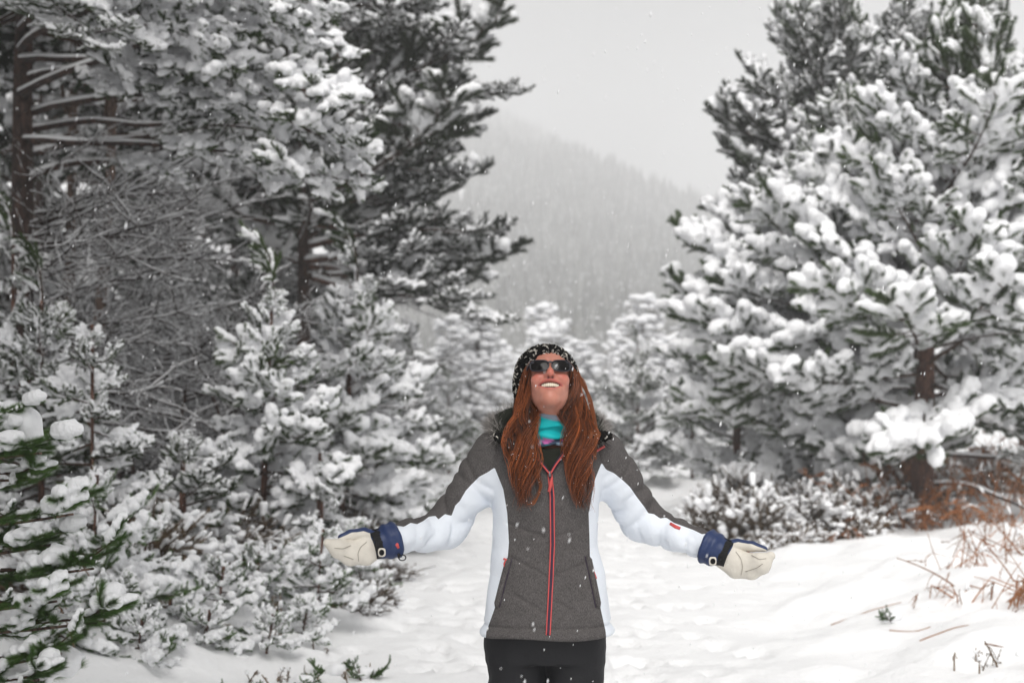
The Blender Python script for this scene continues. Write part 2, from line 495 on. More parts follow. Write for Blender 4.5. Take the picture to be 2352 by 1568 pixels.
def bough(name, seed, L=1.6, nside=13, side=.46, sub=(3, 5), sublen=(.16, .3), nl=.068, nw=.0045, per_m=860, sr=.075, sprob=.85,
          droop=.25, res=.018, nmat='needle', snow=True, clump=0.0, lift=.5, start=.2, pil=.16, pr=.22, dust=.5):
    """one spray of a branch: wood and needles in one mesh, the snow on it in another (both to be shared)"""
    rg = np.random.default_rng(seed)
    mb = MB(); caps = []
    x = np.linspace(0, 1, 9)
    main = np.stack([L * x, .05 * L * vnoise(np.stack([x * 2 + seed, x * 0], 1), seed), -droop * L * x ** 2 * .6 + .14 * L * x ** 4], 1)
    mb.add(*tube(main, np.linspace(.011 + .008 * L, .004, 9), 4), m=0)
    term = []
    for k in range(nside):
        t = start + (1 - start) * (k + rg.uniform(.1, .9)) / nside
        p = np.array([np.interp(t, x, main[:, a]) for a in range(3)])
        tg = unit(np.array([np.interp(min(1, t + .05), x, main[:, a]) - np.interp(t - .05, x, main[:, a]) for a in range(3)]))
        sg = 1 if k % 2 else -1
        a = sg * R(rg.uniform(32, 68))
        d = np.array([tg[0] * math.cos(a) - tg[1] * math.sin(a), tg[0] * math.sin(a) + tg[1] * math.cos(a), tg[2] + rg.uniform(-.25, .2)])
        ln = L * side * (1.05 - .72 * t) * rg.uniform(.65, 1.2) + .1
        P = shoot(rg, p, d, ln, 7, lift=lift * rg.uniform(.1, 1), wob=.08)
        mb.add(*tube(P, np.linspace(.007, .003, 8), 3, cap=False), m=0)
        term.append((P, 1))
        for q in range(rg.integers(*sub)):
            j = rg.integers(1, 6); b = R(rg.uniform(25, 60)) * (1 if q % 2 else -1)
            e = unit(P[j + 1] - P[j])
            dd = np.array([e[0] * math.cos(b) - e[1] * math.sin(b), e[0] * math.sin(b) + e[1] * math.cos(b), e[2] + rg.uniform(-.3, .3)])
            S = shoot(rg, P[j], dd, rg.uniform(*sublen), 5, lift=lift * rg.uniform(0, 1.2), wob=.1)
            mb.add(*tube(S, np.linspace(.004, .002, 6), 3, cap=False), m=0)
            term.append((S, 0))
    term.append((main[5:], 1))
    cen = [term[rg.integers(len(term))][0][rg.integers(2, 5)] for _ in range(max(2, int(pil * len(term))))]
    for P, big in term:
        mid = P[len(P) // 2]
        needles(mb, P, rg, per_m, nl, nw, 1, start=.3 if big else .08)
        near = min(np.linalg.norm(mid - c_) for c_ in cen)
        if near < pr * rg.uniform(.7, 1.2) and rg.random() < sprob:       # a fat pillow that drapes over neighbouring shoots
            j0 = rg.integers(0, 2) + (1 if big else 0); r0 = sr * rg.uniform(.75, 1.3)
            up = np.array([0, 0, nl * .42 + r0 * .5])
            for j in range(j0, len(P) - 1):
                g = rg.uniform(.7, 1.2); te = 1 - .35 * (j / (len(P) - 1)) ** 2
                caps.append((P[j] + up, P[j + 1] + up * te, r0 * g, r0 * g * te * rg.uniform(.8, 1.1)))
            if rg.random() < clump:
                j = rg.integers(1, len(P)); c = P[j] + np.array([0, 0, sr * .9])
                caps.append((c, c + rg.normal(0, sr * .4, 3) * (1, 1, .3), sr * rg.uniform(1.2, 1.7), sr * rg.uniform(.9, 1.4)))
        elif rg.random() < dust:                                            # a thin line of snow
            r0 = rg.uniform(.016, .030); up = np.array([0, 0, nl * .45])
            for j in range(1, len(P) - 1):
                if rg.random() < .2: continue
                caps.append((P[j] + up, P[j + 1] + up * .9, r0 * rg.uniform(.7, 1.2), r0 * .9))
    for j in range(1, 7):
        caps.append((main[j] + (0, 0, .02), main[j + 1] + (0, 0, .02), sr * .45, sr * .4))
    me = mb.mesh(name, [M['twig'], M[nmat]], smooth=False, tint=True)
    sm = None
    if snow:
        V, T = blob_mesh(caps, res, flat=1.12)
        V = V + (0.010 * np.stack([vnoise(V * 20 + s, seed + s) for s in (1, 2, 3)], 1) + .007 * np.stack([vnoise(V * 55 + s, seed + s) for s in (4, 5, 6)], 1)) * min(1, sr / .05)
        sm = mesh(name + '_snow', V, T, M['snow'])
    return me, sm, L

PB = {}
PB['heavy'] = [bough('laden_bough', 100 + k, L=1.5, nside=17, sub=(5, 8), sublen=(.08, .19), side=.42, sr=.050, sprob=.85, clump=.22, droop=.30, res=.017, nl=.050, nw=.0045, per_m=1400, pil=.14, pr=.20, dust=.5, lift=.55) for k in range(4)]
PB['heavy_s'] = [bough('short_laden_bough', 120 + k, L=.75, nside=11, side=.5, sub=(3, 6), sublen=(.08, .17), sr=.046, sprob=.85, clump=.25, droop=.28, res=.016, nl=.050, nw=.004, per_m=1400, pil=.18, pr=.19, dust=.65, lift=.5) for k in range(5)]
PB['pillow'] = [bough('pillowed_bough', 130 + k, L=1.4, nside=13, side=.5, sub=(4, 7), sublen=(.09, .20), sr=.064, sprob=.85, clump=.3, droop=.6, res=.019, nl=.054, nw=.0045, per_m=1400, pil=.12, pr=.22, dust=.4) for k in range(5)]
PB['mid'] = [bough('snowy_bough', 140 + k, L=1.5, nside=18, sub=(5, 8), sublen=(.07, .16), sr=.038, sprob=.85, clump=.12, droop=.15, res=.017, nl=.046, nw=.0045, per_m=1500, pil=.14, pr=.18, dust=.7, lift=.6) for k in range(4)]
PB['mid_s'] = [bough('short_snowy_bough', 160 + k, L=.8, nside=11, side=.5, sub=(4, 6), sublen=(.07, .16), sr=.036, sprob=.85, clump=.1, droop=.12, res=.016, nl=.046, nw=.004, per_m=1500, pil=.15, pr=.17, dust=.75) for k in range(4)]
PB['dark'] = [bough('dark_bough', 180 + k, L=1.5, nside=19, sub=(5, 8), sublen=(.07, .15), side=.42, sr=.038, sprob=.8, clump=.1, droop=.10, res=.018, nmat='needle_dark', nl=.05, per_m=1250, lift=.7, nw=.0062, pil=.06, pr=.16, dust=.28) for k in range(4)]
PB['up'] = [bough('upright_bough', 200 + k, L=.8, nside=9, side=.5, sub=(1, 3), sr=.034, sprob=.8, droop=-.15, res=.012, per_m=1500, nl=.062, nw=.0042, pil=.15, pr=.15, dust=.5, lift=1.2) for k in range(4)]
PB['near'] = [bough('near_green_bough', 220 + k, L=.75, nside=8, side=.44, sub=(1, 4), sublen=(.10, .22), sr=.05, sprob=.8, droop=.1, res=.012, pil=.01, pr=.12, dust=.08, nmat='needle_green', per_m=3600, nl=.060, nw=.0017, lift=.25) for k in range(4)]
PB['near_snow'] = [bough('near_laden_bough', 240 + k, L=.7, nside=8, side=.45, sub=(2, 4), sublen=(.12, .22), sr=.050, sprob=.85, clump=.4, droop=.4, res=.011, pil=.16, pr=.2, dust=.5, nmat='needle_green', per_m=2600, nl=.052, nw=.0017) for k in range(3)]

def dead(name, seed, L=2.4, n=16):
    """bare lower branch, each twig lined with snow"""
    rg = np.random.default_rng(seed); mb = MB(); sb = MB()
    def line(P, r0, r1, s):
        mb.add(*tube(P, np.linspace(r0, r1, len(P)), 3, cap=False), m=0)
        k = len(P); w = rg.uniform(.7, 1.3, k) * s
        m_ = rg.random(k) < .28; w[m_] *= .3
        sb.add(*tube(P + np.array([0, 0, 1.0]) * (np.linspace(r0, r1, k)[:, None] + w[:, None] * .55), w, 5))
    main = shoot(rg, (0, 0, 0), (1, 0, rg.uniform(-.1, .25)), L, 14, lift=rg.uniform(-.3, .5), wob=.09)
    line(main, .021, .006, .013)
    for k in range(n):
        j = rg.integers(2, 13); e = unit(main[j + 1] - main[j]); a = R(rg.uniform(25, 75)) * (1 if k % 2 else -1)
        d = np.array([e[0] * math.cos(a) - e[1] * math.sin(a), e[0] * math.sin(a) + e[1] * math.cos(a), e[2] + rg.normal(0, .35)])
        P = shoot(rg, main[j], d, rg.uniform(.3, .95), 8, lift=rg.uniform(-.4, .4), wob=.13)
        line(P, .010, .004, .0075)
        for q in range(rg.integers(2, 5)):
            j2 = rg.integers(1, 7); e = unit(P[j2 + 1] - P[j2]) + rg.normal(0, .65, 3)
            line(shoot(rg, P[j2], e, rg.uniform(.12, .4), 5, wob=.16), .005, .0025, .0045)
    return mb.mesh(name, [M['dead']], smooth=False), sb.mesh(name + '_snow', [M['snow']]), L
PB['dead'] = [dead('dead_branch', 260 + k) for k in range(6)]

def frame(d):
    x = unit(np.asarray(d, float)); y = np.cross((0, 0, 1.0), x)
    if np.linalg.norm(y) < 1e-3: y = np.array([0, 1.0, 0])
    y = unit(y); z = np.cross(x, y)
    return Matrix(((x[0], y[0], z[0]), (x[1], y[1], z[1]), (x[2], y[2], z[2])))

trng = np.random.default_rng(5)
class Tree:
    def __init__(s, name, base, label, group=None, cat='tree'):
        s.base = np.asarray(base, float)
        s.root = empty(name, s.base, label, cat, group)
    def piece(s, name, proto, pos, d, scale=1.0, snow='snow_load', sz=1.0, roll=0.0):
        me, sm, L = proto
        o = obj(name, me, s.root)
        o.matrix_local = Matrix.Translation(Vector(np.asarray(pos, float) - s.base)) @ (frame(d).to_4x4()) @ Matrix.Rotation(roll, 4, 'X') @ Matrix.Diagonal((scale, scale * sz, scale, 1))
        if sm is not None: obj(snow, sm, o)
        return o
    def trunk(s, P, r, m='bark_red', sides=10, name='trunk'):
        P = spline(np.asarray(P, float), 24)
        r = np.interp(np.linspace(0, 1, 24), np.linspace(0, 1, len(r)), r)
        r = r * (1 + .06 * vnoise(np.arange(24)[:, None] * .9, int(abs(P[0, 0] * 100)) % 97))
        r[0] *= 1.3; r[1] *= 1.1
        V, T = tube(P - s.base, r, sides)
        me = mesh(name, V, T, M[m]); obj(name, me, s.root)
        s.tp = P
        return P
    def at(s, z):
        """point of the trunk at height z"""
        return np.array([np.interp(z, s.tp[:, 2], s.tp[:, a]) for a in range(3)])
    def crown(s, n, z0, z1, rad, pitch, kind, seed, name='bough', az0=0, keep=None, jit=.25):
        rg = np.random.default_rng(seed)
        for i in range(n):
            h = (i + rg.uniform(0, 1)) / n
            z = z0 + (z1 - z0) * h
            az = az0 + i * 2.39996 + rg.normal(0, .25)
            if keep is not None and not keep(az % (2 * math.pi), h): continue
            L = rad(h) * rg.uniform(1 - jit, 1 + jit)
            p = R(pitch(h) + rg.normal(0, 16))
            ks = kind(h) if callable(kind) else kind
            pr = PB[ks][rg.integers(len(PB[ks]))]
            if ks + '_s' in PB and L < 1.05:
                pr = PB[ks + '_s'][rg.integers(len(PB[ks + '_s']))]
            d = (math.cos(az) * math.cos(p), math.sin(az) * math.cos(p), math.sin(p))
            s.piece(name, pr, s.at(z), d, L / pr[2], sz=rg.uniform(.8, 1.15), roll=rg.normal(0, .42))
    def limb(s, a, b, r0, kind, n, scale=1.0, sag=.1, seed=0, m='bark_dark', t0=.35, snowline=True, spread=60):
        """a long limb from a to b that carries boughs on its outer part"""
        rg = np.random.default_rng(seed); a, b = np.asarray(a, float), np.asarray(b, float)
        L = np.linalg.norm(b - a); t = np.linspace(0, 1, 12)[:, None]
        P = a + (b - a) * t; P[:, 2] += -sag * L * (t[:, 0] * (1 - t[:, 0])) * 4 + .02 * L * vnoise(t * 4 + seed, seed)
        P[:, 1] += .03 * L * vnoise(t * 3 + seed + 9, seed + 1)
        r = np.linspace(r0, .012, 12)
        V, T = tube(P - s.base, r, 6)
        lo = obj('limb', mesh('limb', V, T, M[m]), s.root)
        if snowline:
            w = r * rg.uniform(.75, 1.15, 12)
            V, T = tube(P - s.base + np.array([0, 0, 1.0]) * (r * .75)[:, None], w * .95, 6)
            obj('snow_load', mesh('limb_snow', V, T, M['snow']), lo)
        pr = PB[kind]
        for k in range(n):
            q = t0 + (1 - t0) * (k + rg.uniform(.2, .8)) / n
            p = np.array([np.interp(q, t[:, 0], P[:, c]) for c in range(3)])
            d = unit(b - a); an = R(rg.uniform(15, spread)) * (1 if k % 2 else -1)
            d = np.array([d[0] * math.cos(an) - d[1] * math.sin(an), d[0] * math.sin(an) + d[1] * math.cos(an), d[2] * .5 + rg.uniform(-.2, .15)])
            x = pr[rg.integers(len(pr))]
            s.piece('bough', x, p, d, scale * rg.uniform(.7, 1.1) * (1.1 - .35 * q), roll=rg.normal(0, .35))
        x = pr[rg.integers(len(pr))]
        s.piece('bough', x, P[-2], unit(P[-1] - P[-3]) , scale * .6)

def px_path(pts, d):
    return np.array([PX(u, v, d + (e[0] if e else 0)) for u, v, *e in pts])

def lerp(xs, ys): return lambda h: float(np.interp(h, xs, ys))

# ================================================================ right side
A = px_path([(2112, 1225), (2118, 1100), (2124, 900), (2130, 700), (2155, 520), (2195, 400), (2215, 270), (2250, 50)], 17)
t = Tree('pine_tree', A[0], 'tall snow-laden pine with a thick bare reddish trunk rising from rusty bracken', 'pines beside the track')
t.trunk(A, [.15, .135, .12, .10, .075, .055, .04, .018], 'bark_red', 12)
H = lambda v, d: PX(0, v, d)[2]
t.crown(62, H(1000, 17), H(330, 17), lerp([0, .25, .6, 1], [1.8, 1.9, 1.6, 1.2]), lerp([0, .3, .7, 1], [-8, 12, 28, 48]), 'heavy', 31,
        keep=lambda az, h: not (h < .12 and 3.6 < az < 5.2) and not (h < .06))
t.crown(20, H(420, 17), H(70, 17), lerp([0, 1], [1.25, .45]), lerp([0, 1], [40, 68]), 'up', 32)
t.piece('bough', PB['up'][0], A[-1] - (0, 0, .25), (.05, 0, 1), .7)
# two bare low branches of that pine
for k, (p0, p1, sg) in enumerate([((2135, 1115), (2480, 1260), -.12), ((2130, 1040), (2500, 1035), .03)]):
    t.limb(PX(*p0, 17), PX(*p1, 16.2), .032, 'dead' if k == 0 else 'mid', 2 if k == 0 else 3, .4, sag=sg, seed=70 + k, m='bark_dark')

B = px_path([(1915, 1150), (1908, 800), (1905, 500), (1903, 250), (1900, -25)], 24)
t = Tree('pine_tree', B[0], 'tallest dark pine with a narrow pointed crown standing behind the other right-hand pines', 'pines beside the track')
t.trunk(B, [.15, .12, .09, .06, .015], 'bark_red')
t.crown(92, H(560, 24), H(40, 24), lerp([0, .35, .75, 1], [2.2, 1.9, 1.15, .4]), lerp([0, .5, 1], [14, 32, 64]), lambda h: 'mid' if int(h * 1000) % 3 == 0 else 'dark', 33)
t.piece('bough', PB['up'][1], B[-1] - (0, 0, .35), (.0, 0, 1), .8)
BB = px_path([(2085, 1120), (2080, 700), (2075, 400), (2085, 40)], 22)
t = Tree('pine_tree', BB[0], 'dark-topped pine squeezed between the tallest pine and the thick reddish trunk', 'pines beside the track')
t.trunk(BB, [.12, .10, .07, .015], 'bark_red')
t.crown(56, H(600, 22), H(80, 22), lerp([0, .5, 1], [1.7, 1.3, .5]), lerp([0, .5, 1], [10, 35, 65]), lambda h: 'mid' if h < .5 else 'dark', 34)
t.piece('bough', PB['up'][2], BB[-1] - (0, 0, .35), (.0, 0, 1), .8)

C = px_path([(1922, 1190), (1920, 1000), (1905, 800), (1890, 600), (1880, 330)], 19)
t = Tree('pine_tree', C[0], 'broad pine with heavily laden boughs reaching left over the grey heather bank', 'pines beside the track')
t.trunk(C, [.11, .10, .08, .06, .02], 'bark_red')
t.crown(104, H(1080, 19), H(400, 19), lerp([0, .25, .55, .8, 1], [1.8, 2.05, 1.75, 1.1, .5]), lerp([0, .3, .7, 1], [-8, 12, 28, 55]), 'heavy', 35, keep=lambda az, h: not (h < .2 and (az < 1.2 or az > 5.0)))
t.piece('bough', PB['up'][3], C[-1] - (0, 0, .3), (.0, 0, 1), .8)
C2 = px_path([(1690, 1150), (1694, 900), (1700, 640)], 21)
t = Tree('pine_tree', C2[0], 'smaller laden pine at the outer left skirt of the right-hand pines', 'pines beside the track')
t.trunk(C2, [.07, .05, .015], 'bark_red')
t.crown(44, H(1110, 21), H(660, 21), lerp([0, .4, 1], [.85, .9, .35]), lerp([0, .5, 1], [2, 18, 45]), 'heavy', 36)
for lab, u0, v0, d0, v1, rad, sd in (('hazy pine at the right edge, behind the thick-trunked pine', 2350, 1150, 26, 380, 1.7, 37),
                                     ('snow-heavy pine cut by the right edge of the picture, lower than its neighbours', 2440, 1130, 20, 250, 1.8, 38)):
    E = px_path([(u0, v0), (u0 + 5, (v0 + v1) / 2), (u0, v1)], d0)
    t = Tree('pine_tree', E[0], lab, 'pines beside the track'); t.trunk(E, [.11, .08, .015], 'bark_red')
    t.crown(54, H(880, d0), H(v1 + 30, d0), lerp([0, .4, 1], [rad, rad * .95, .4]), lerp([0, .5, 1], [-5, 15, 55]), 'heavy' if sd == 38 else 'mid', sd)

def young(u, vb, vt, d, rad, n, kind, lab, seed, r0=.035, low=.12, m='bark_red', lean=0, top='up', ts=.6, grp='young pines along the track', name='young_pine'):
    P = px_path([(u - lean, vb), (u, (vb + vt) / 2), (u + lean, vt)], d)
    P[0, 2] = min(P[0, 2], gz(P[0, 0], P[0, 1]) + .02)
    t = Tree(name, P[0], lab, grp)
    t.trunk(P, [r0, r0 * .75, .012], m, 8)
    h = P[-1, 2] - P[0, 2]
    t.crown(n, P[0, 2] + low * h, P[-1, 2] - .06 * h, lerp([0, .3, 1], [rad * .9, rad, rad * .3]), lerp([0, .5, 1], [-8, 16, 48]), kind, seed)
    if top: t.piece('bough', PB[top][seed % 4 % len(PB[top])], P[-1] - (0, 0, .12 * ts), (.03, 0, 1), ts)
    return t
young(1465, 1085, 800, 28, .95, 40, 'mid', 'young pine with upright tips beside the track, just right of the woman', 41)
young(1400, 1060, 900, 33, .8, 26, 'mid', 'low hazy young pine partly hidden behind the head and shoulder of the woman', 42)
young(1590, 1085, 860, 28, .8, 28, 'heavy', 'young pine between the upright-tipped pine and the laden right-hand pines', 43)

# ================================================================ left side
young(612, 1290, 668, 11.5, .62, 46, 'heavy', 'young pine with fat snow pillows and a visible thin trunk, right of the bare thicket', 51, r0=.03, lean=14)
young(800, 1160, 640, 15, .88, 46, 'heavy', 'bushy young pine with a tall needle-tuft leader, behind the fat-pillowed one', 52, r0=.04, lean=20, ts=.85)
young(890, 1110, 815, 19, .78, 36, 'heavy', 'round young pine spreading low over the left edge of the track', 53)
young(950, 1080, 830, 25, .80, 30, 'mid', 'hazy young pine where the left verge narrows, just left of the fur hood', 54)
young(1030, 1060, 880, 32, .75, 24, 'mid', 'small pale pine farthest along the left verge', 55)
young(212, 1150, 745, 9.6, .42, 20, 'mid', 'slim sparse sapling pine with a bare thin stem in front of the dark trunk', 56, r0=.016, low=.3, top=None)
young(95, 1250, 690, 10.5, .62, 40, 'mid', 'dense round young pine with small snow caps at the left edge', 57, r0=.03)
young(30, 1210, 560, 11.8, .5, 26, 'mid', 'dim young pine at the left edge, close against the dark trunk', 58, r0=.03)
young(420, 1265, 1010, 10.4, .5, 20, 'mid_s', 'low grey-brown pine bush in front of the bare thicket', 59, top=None)
young(735, 1250, 1040, 11.2, .38, 16, 'heavy', 'knee-high laden pine under the mitten of the outstretched left-side arm', 60, top=None)

L1 = px_path([(46, 1240), (50, 900), (52, 600), (52, 250), (58, -60), (66, -420)], 13)
L1[0, 2] = gz(L1[0, 0], 13) - .05
t = Tree('pine_tree', L1[0], 'large old pine with a dark straight trunk at the left edge and laden boughs overhead', 'pines beside the track')
t.trunk(L1, [.115, .105, .10, .09, .075, .05], 'bark_dark', 12)
LIMBS = [  # start row on the trunk, end (u, v, distance), boughs, scale
    (150, 560, 150, 11.6, 6, .62), (205, 735, 205, 11.4, 7, .66), (260, 800, 330, 11.6, 7, .66), (330, 735, 395, 11.8, 6, .62),
    (90, 460, 70, 11.4, 6, .62), (60, 330, 40, 11.0, 6, .62), (20, 690, 60, 12.4, 6, .62), (-40, 560, -30, 12.0, 6, .7), (-120, 380, -60, 11, 6, .7),
    (-90, 640, 10, 11.2, 6, .62), (420, 400, 400, 12.6, 3, .4), (180, 330, 210, 12.2, 5, .55), (300, 610, 300, 13.4, 6, .6), (120, 230, 120, 10.8, 5, .5),
    (-20, 120, 30, 11.0, 5, .55), (350, 480, 330, 13.8, 5, .6)]
for k, (v0, u1, v1, d1, nb, sc) in enumerate(LIMBS):
    t.limb(PX(52, v0, 13), PX(u1, v1, d1), .035, 'pillow' if k < 12 else 'mid', nb, sc, sag=-.10 if k % 3 else -.04, seed=300 + k, t0=.48)
t.crown(34, H(60, 13), H(-400, 13), lerp([0, 1], [1.5, 1.9]), lerp([0, 1], [2, 25]), 'dark', 61)
for k in range(26):
    rg = np.random.default_rng(900 + k)
    v = rg.uniform(430, 950); az = rg.uniform(-.9, 1.1)
    pr = PB['dead'][k % 6]
    t.piece('dead_branch', pr, t.at(H(v, 13)), (math.cos(az), math.sin(az), rg.uniform(-.15, .4)), rg.uniform(.45, .95))

def forest_pine(lab, u, d, r0, m, vtop, crown_from, n, rad, seed, deadn=14, limbs=(), kind='dark', vb=None, lean=0, sc=.75):
    x = (u - 1176) * d / FPX
    P = np.array([PX(u - lean, 1000, d), PX(u, 700, d), PX(u + lean * .6, 350, d), PX(u + lean, vtop, d)])
    P[0, 2] = gz(P[0, 0], P[0, 1]) - .05
    t = Tree('pine_tree', P[0], lab, 'pines beside the track'); t.trunk(P, [r0, r0 * .9, r0 * .7, .03], m, 10)
    t.crown(n, H(crown_from, d), P[-1, 2] - .3, lerp([0, .5, 1], [rad, rad, rad * .5]), lerp([0, 1], [5, 40]), kind, seed)
    rg = np.random.default_rng(seed)
    for k in range(deadn):
        z = rg.uniform(P[0, 2] + .35, H(crown_from, d)); az = rg.uniform(0, 6.28)
        t.piece('dead_branch', PB['dead'][rg.integers(6)], t.at(z), (math.cos(az), math.sin(az), rg.uniform(-.1, .45)), rg.uniform(.55, 1.05))
    for k, (v0, u1, v1, d1, nb) in enumerate(limbs):
        t.limb(t.at(H(v0, d)), PX(u1, v1, d1), .06, kind, nb, sc, sag=-.03, seed=seed * 10 + k, t0=.3, m='bark_red')
    return t
forest_pine('tall dark pine whose long limbs reach right across the sky above the hill', 697, 21, .11, 'bark_dark', -520, 640, 40, 2.6, 71, 10, limbs=[
    (150, 1010, 110, 20.5, 7), (260, 980, 200, 21, 7), (300, 1120, 215, 21, 8), (330, 985, 275, 20.4, 7), (420, 1005, 395, 21, 8), (380, 970, 330, 21.6, 7),
    (560, 1065, 525, 20.5, 8), (520, 1030, 580, 21, 7), (640, 1050, 710, 20, 8), (610, 960, 670, 21, 7), (480, 920, 450, 21, 7), (30, 920, 15, 20.5, 6),
    (90, 890, 60, 20, 7), (-60, 830, -40, 21, 6), (200, 890, 140, 21.5, 7), (600, 930, 590, 20.6, 7)])
forest_pine('thin tan-barked pine just right of the dark left-edge trunk', 158, 18, .085, 'bark_tan', -500, 330, 26, 2.0, 72, 20, lean=14)
forest_pine('leaning tan-barked pine, second slim trunk right of the dark left-edge trunk', 232, 16.5, .075, 'bark_tan', -500, 330, 26, 1.9, 73, 22, lean=40)
forest_pine('slim dark pine in the wood, left of the long-limbed pine', 612, 26, .10, 'bark_dark', -300, 500, 34, 2.4, 74, 16)
forest_pine('slender pine deep in the wood above the bare thicket', 420, 24, .09, 'bark_dark', -400, 420, 34, 2.5, 75, 20)
forest_pine('slender pine deep in the wood at the far left', 300, 29, .10, 'bark_dark', -300, 520, 38, 3.0, 76, 18)
forest_pine('dim pine deep in the wood behind the left-edge trunk', 90, 25, .10, 'bark_dark', -300, 600, 40, 2.8, 77, 16)
forest_pine('dim pine deep in the wood behind the long-limbed pine', 540, 33, .12, 'bark_dark', -150, 640, 40, 3.4, 78, 14)
forest_pine('dim pine at the rear edge of the left wood, behind the long limbs', 790, 31, .11, 'bark_dark', -100, 640, 40, 2.6, 79, 12)

for k, (x, y, hgt, lab) in enumerate([(-6.6, 6.0, 10.5, 'unseen pine added for shade beside the camera, outside the left edge'), (-7.6, 9.5, 11, 'unseen pine added for shade outside the left edge, level with the saplings'),
                                  (-5.6, 2.2, 10, 'unseen pine added for shade behind the camera on the left'), (-8.5, 4.5, 11, 'unseen pine added for shade far out on the left, behind the camera'), (-8.5, 13.5, 11, 'unseen pine added for shade outside the left edge, level with the dark trunk'), (-4.4, -1.0, 11, 'unseen pine added for shade well behind the camera, nearest the track'),
  (-6.2, -3.5, 12, 'unseen pine added for shade farthest behind the camera')]):
    P = np.array([(x, y, gz(x, y)), (x + .1, y, hgt * .5), (x, y + .1, hgt)])  # out-of-view pines added to darken the upper left with their crowns
    t = Tree('pine_tree', P[0], lab, 'pines beside the track'); t.trunk(P, [.14, .11, .03], 'bark_dark')
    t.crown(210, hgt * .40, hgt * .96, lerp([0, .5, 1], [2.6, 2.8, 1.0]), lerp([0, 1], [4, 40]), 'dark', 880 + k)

for k, (u, d, vt, lab) in enumerate([(150, 23, 640, 'low dark pine closing the wood behind the dark left-edge trunk'), (330, 21, 700, 'low dark pine in the gloom behind the bare thicket'), (500, 24, 660, 'low dark pine in the gloom, right part of the thicket'),
                                     (640, 27, 640, 'low dark pine under the long-limbed pine'), (420, 30, 560, 'low dark pine deepest in the left wood'), (760, 26, 700, 'low dark pine just behind the needle-tuft young pine'), (20, 19, 660, 'low dark pine at the left edge, behind the dark trunk'), (-160, 21, 600, 'low dark pine beyond the left edge of the wood')]):
    P = np.array([PX(u, 1000, d), PX(u + 4, (1000 + vt) / 2, d), PX(u, vt, d)]); P[0, 2] = gz(P[0, 0], P[0, 1])
    t = Tree('pine_tree', P[0], lab, 'pines beside the track'); t.trunk(P, [.08, .06, .02], 'bark_dark', 7)
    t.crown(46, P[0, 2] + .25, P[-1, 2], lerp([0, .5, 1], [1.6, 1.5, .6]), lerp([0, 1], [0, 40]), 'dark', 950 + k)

# bare thicket: low leafless young trees, twigs lined with snow
th = [(330, 1090, 15), (430, 1080, 14.5), (520, 1060, 14), (600, 1040, 15.5), (700, 1040, 17), (470, 1000, 17), (260, 1060, 16), (560, 980, 18), (380, 960, 19), (660, 960, 19.5)]
for k, (u, v, d) in enumerate(th):
    rg = np.random.default_rng(400 + k); b = PX(u, v, d); b[2] = gz(b[0], b[1])
    t = Tree('leafless_thicket_tree', b, 'leafless tangled young tree with snow-lined twigs in the left thicket', 'leafless trees of the left thicket')
    t.trunk([b, b + (rg.normal(0, .08), rg.normal(0, .08), 1.0), b + (rg.normal(0, .2), rg.normal(0, .2), 2.0)], [.03, .02, .008], 'bark_dark', 6)
    for q in range(11):
        az = rg.uniform(0, 6.28)
        t.piece('dead_branch', PB['dead'][rg.integers(6)], t.at(b[2] + rg.uniform(.25, 1.9)), (math.cos(az), math.sin(az) * .8, rg.uniform(-.15, .3)), rg.uniform(.45, .8))

# near pine at the left edge, its green tips almost in focus
N = np.array([PX(-330, 1700, 4.9), PX(-320, 1250, 4.9), PX(-300, 850, 4.9), PX(-290, 500, 4.9)]); N[0, 2] = gz(N[0, 0], N[0, 1])
t = Tree('near_pine', N[0], 'nearest pine at the lower left edge, bare green needle tips poking from the snow', 'pines beside the track')
t.trunk(N, [.04, .035, .03, .015], 'bark_tan', 8)
NB = [(1010, 95, 1040, 4.75, .8), (1040, 70, 1100, 4.8, .7), (1180, 168, 1180, 4.6, .85), (1300, 215, 1305, 4.6, .9), (1250, 120, 1250, 4.7, .7),
      (1420, 240, 1425, 4.55, .9), (1370, 130, 1380, 4.5, .7), (1520, 140, 1500, 4.5, .7), (980, 40, 960, 4.8, .6), (1560, 90, 1560, 4.4, .7)]
for k, (v0, u1, v1, d1, sc) in enumerate(NB):
    a = t.at(H(v0 + 20, 4.9)); b = PX(u1, v1, d1); d = b - a; L = np.linalg.norm(d)
    P = a + d * np.linspace(0, 1, 8)[:, None]; P[:, 2] -= .03 * np.sin(np.linspace(0, math.pi, 8))
    obj('limb', mesh('limb', *tube(P - t.base, np.linspace(.009, .004, 8), 5), M['bark_tan']), t.root)
    pr = PB['near']; x = pr[k % 4]; s_ = .42 * sc
    t.piece('bough', x, b - unit(d) * s_ * .98, d + np.array([0, 0, .03]), s_ / x[2])
    x = pr[(k + 1) % 4]; t.piece('bough', x, b - unit(d) * s_ * 1.3, d + np.array([0, -.25, -.10]), s_ * .6 / x[2])
for k, (u, v, dd, sc, px_) in enumerate([(80, 1010, 4.9, .6, .1), (95, 1400, 4.95, .65, -.1), (120, 1490, 4.8, .7, -.1), (60, 1090, 5.1, .5, 0)]):
    x = PB['near_snow'][k % 3]; L = .7 * sc
    t.piece('bough', x, PX(u - 45, v + 8, dd) - np.array([L, 0, 0]), (1, -.1 + .2 * (k % 2), px_), sc)
# the fat snow pillow resting on its bough
V_, T_ = blob_mesh([(PX(20, 960, 4.85), PX(60, 970, 4.85), .06, .05), (PX(60, 970, 4.85), PX(88, 1040, 4.85), .05, .03), (PX(0, 960, 4.9), PX(70, 1040, 4.85), .055, .035)], .010)
obj('snow_pillow', mesh('snow_pillow', V_ - t.base, T_, M['snow']), t.root)

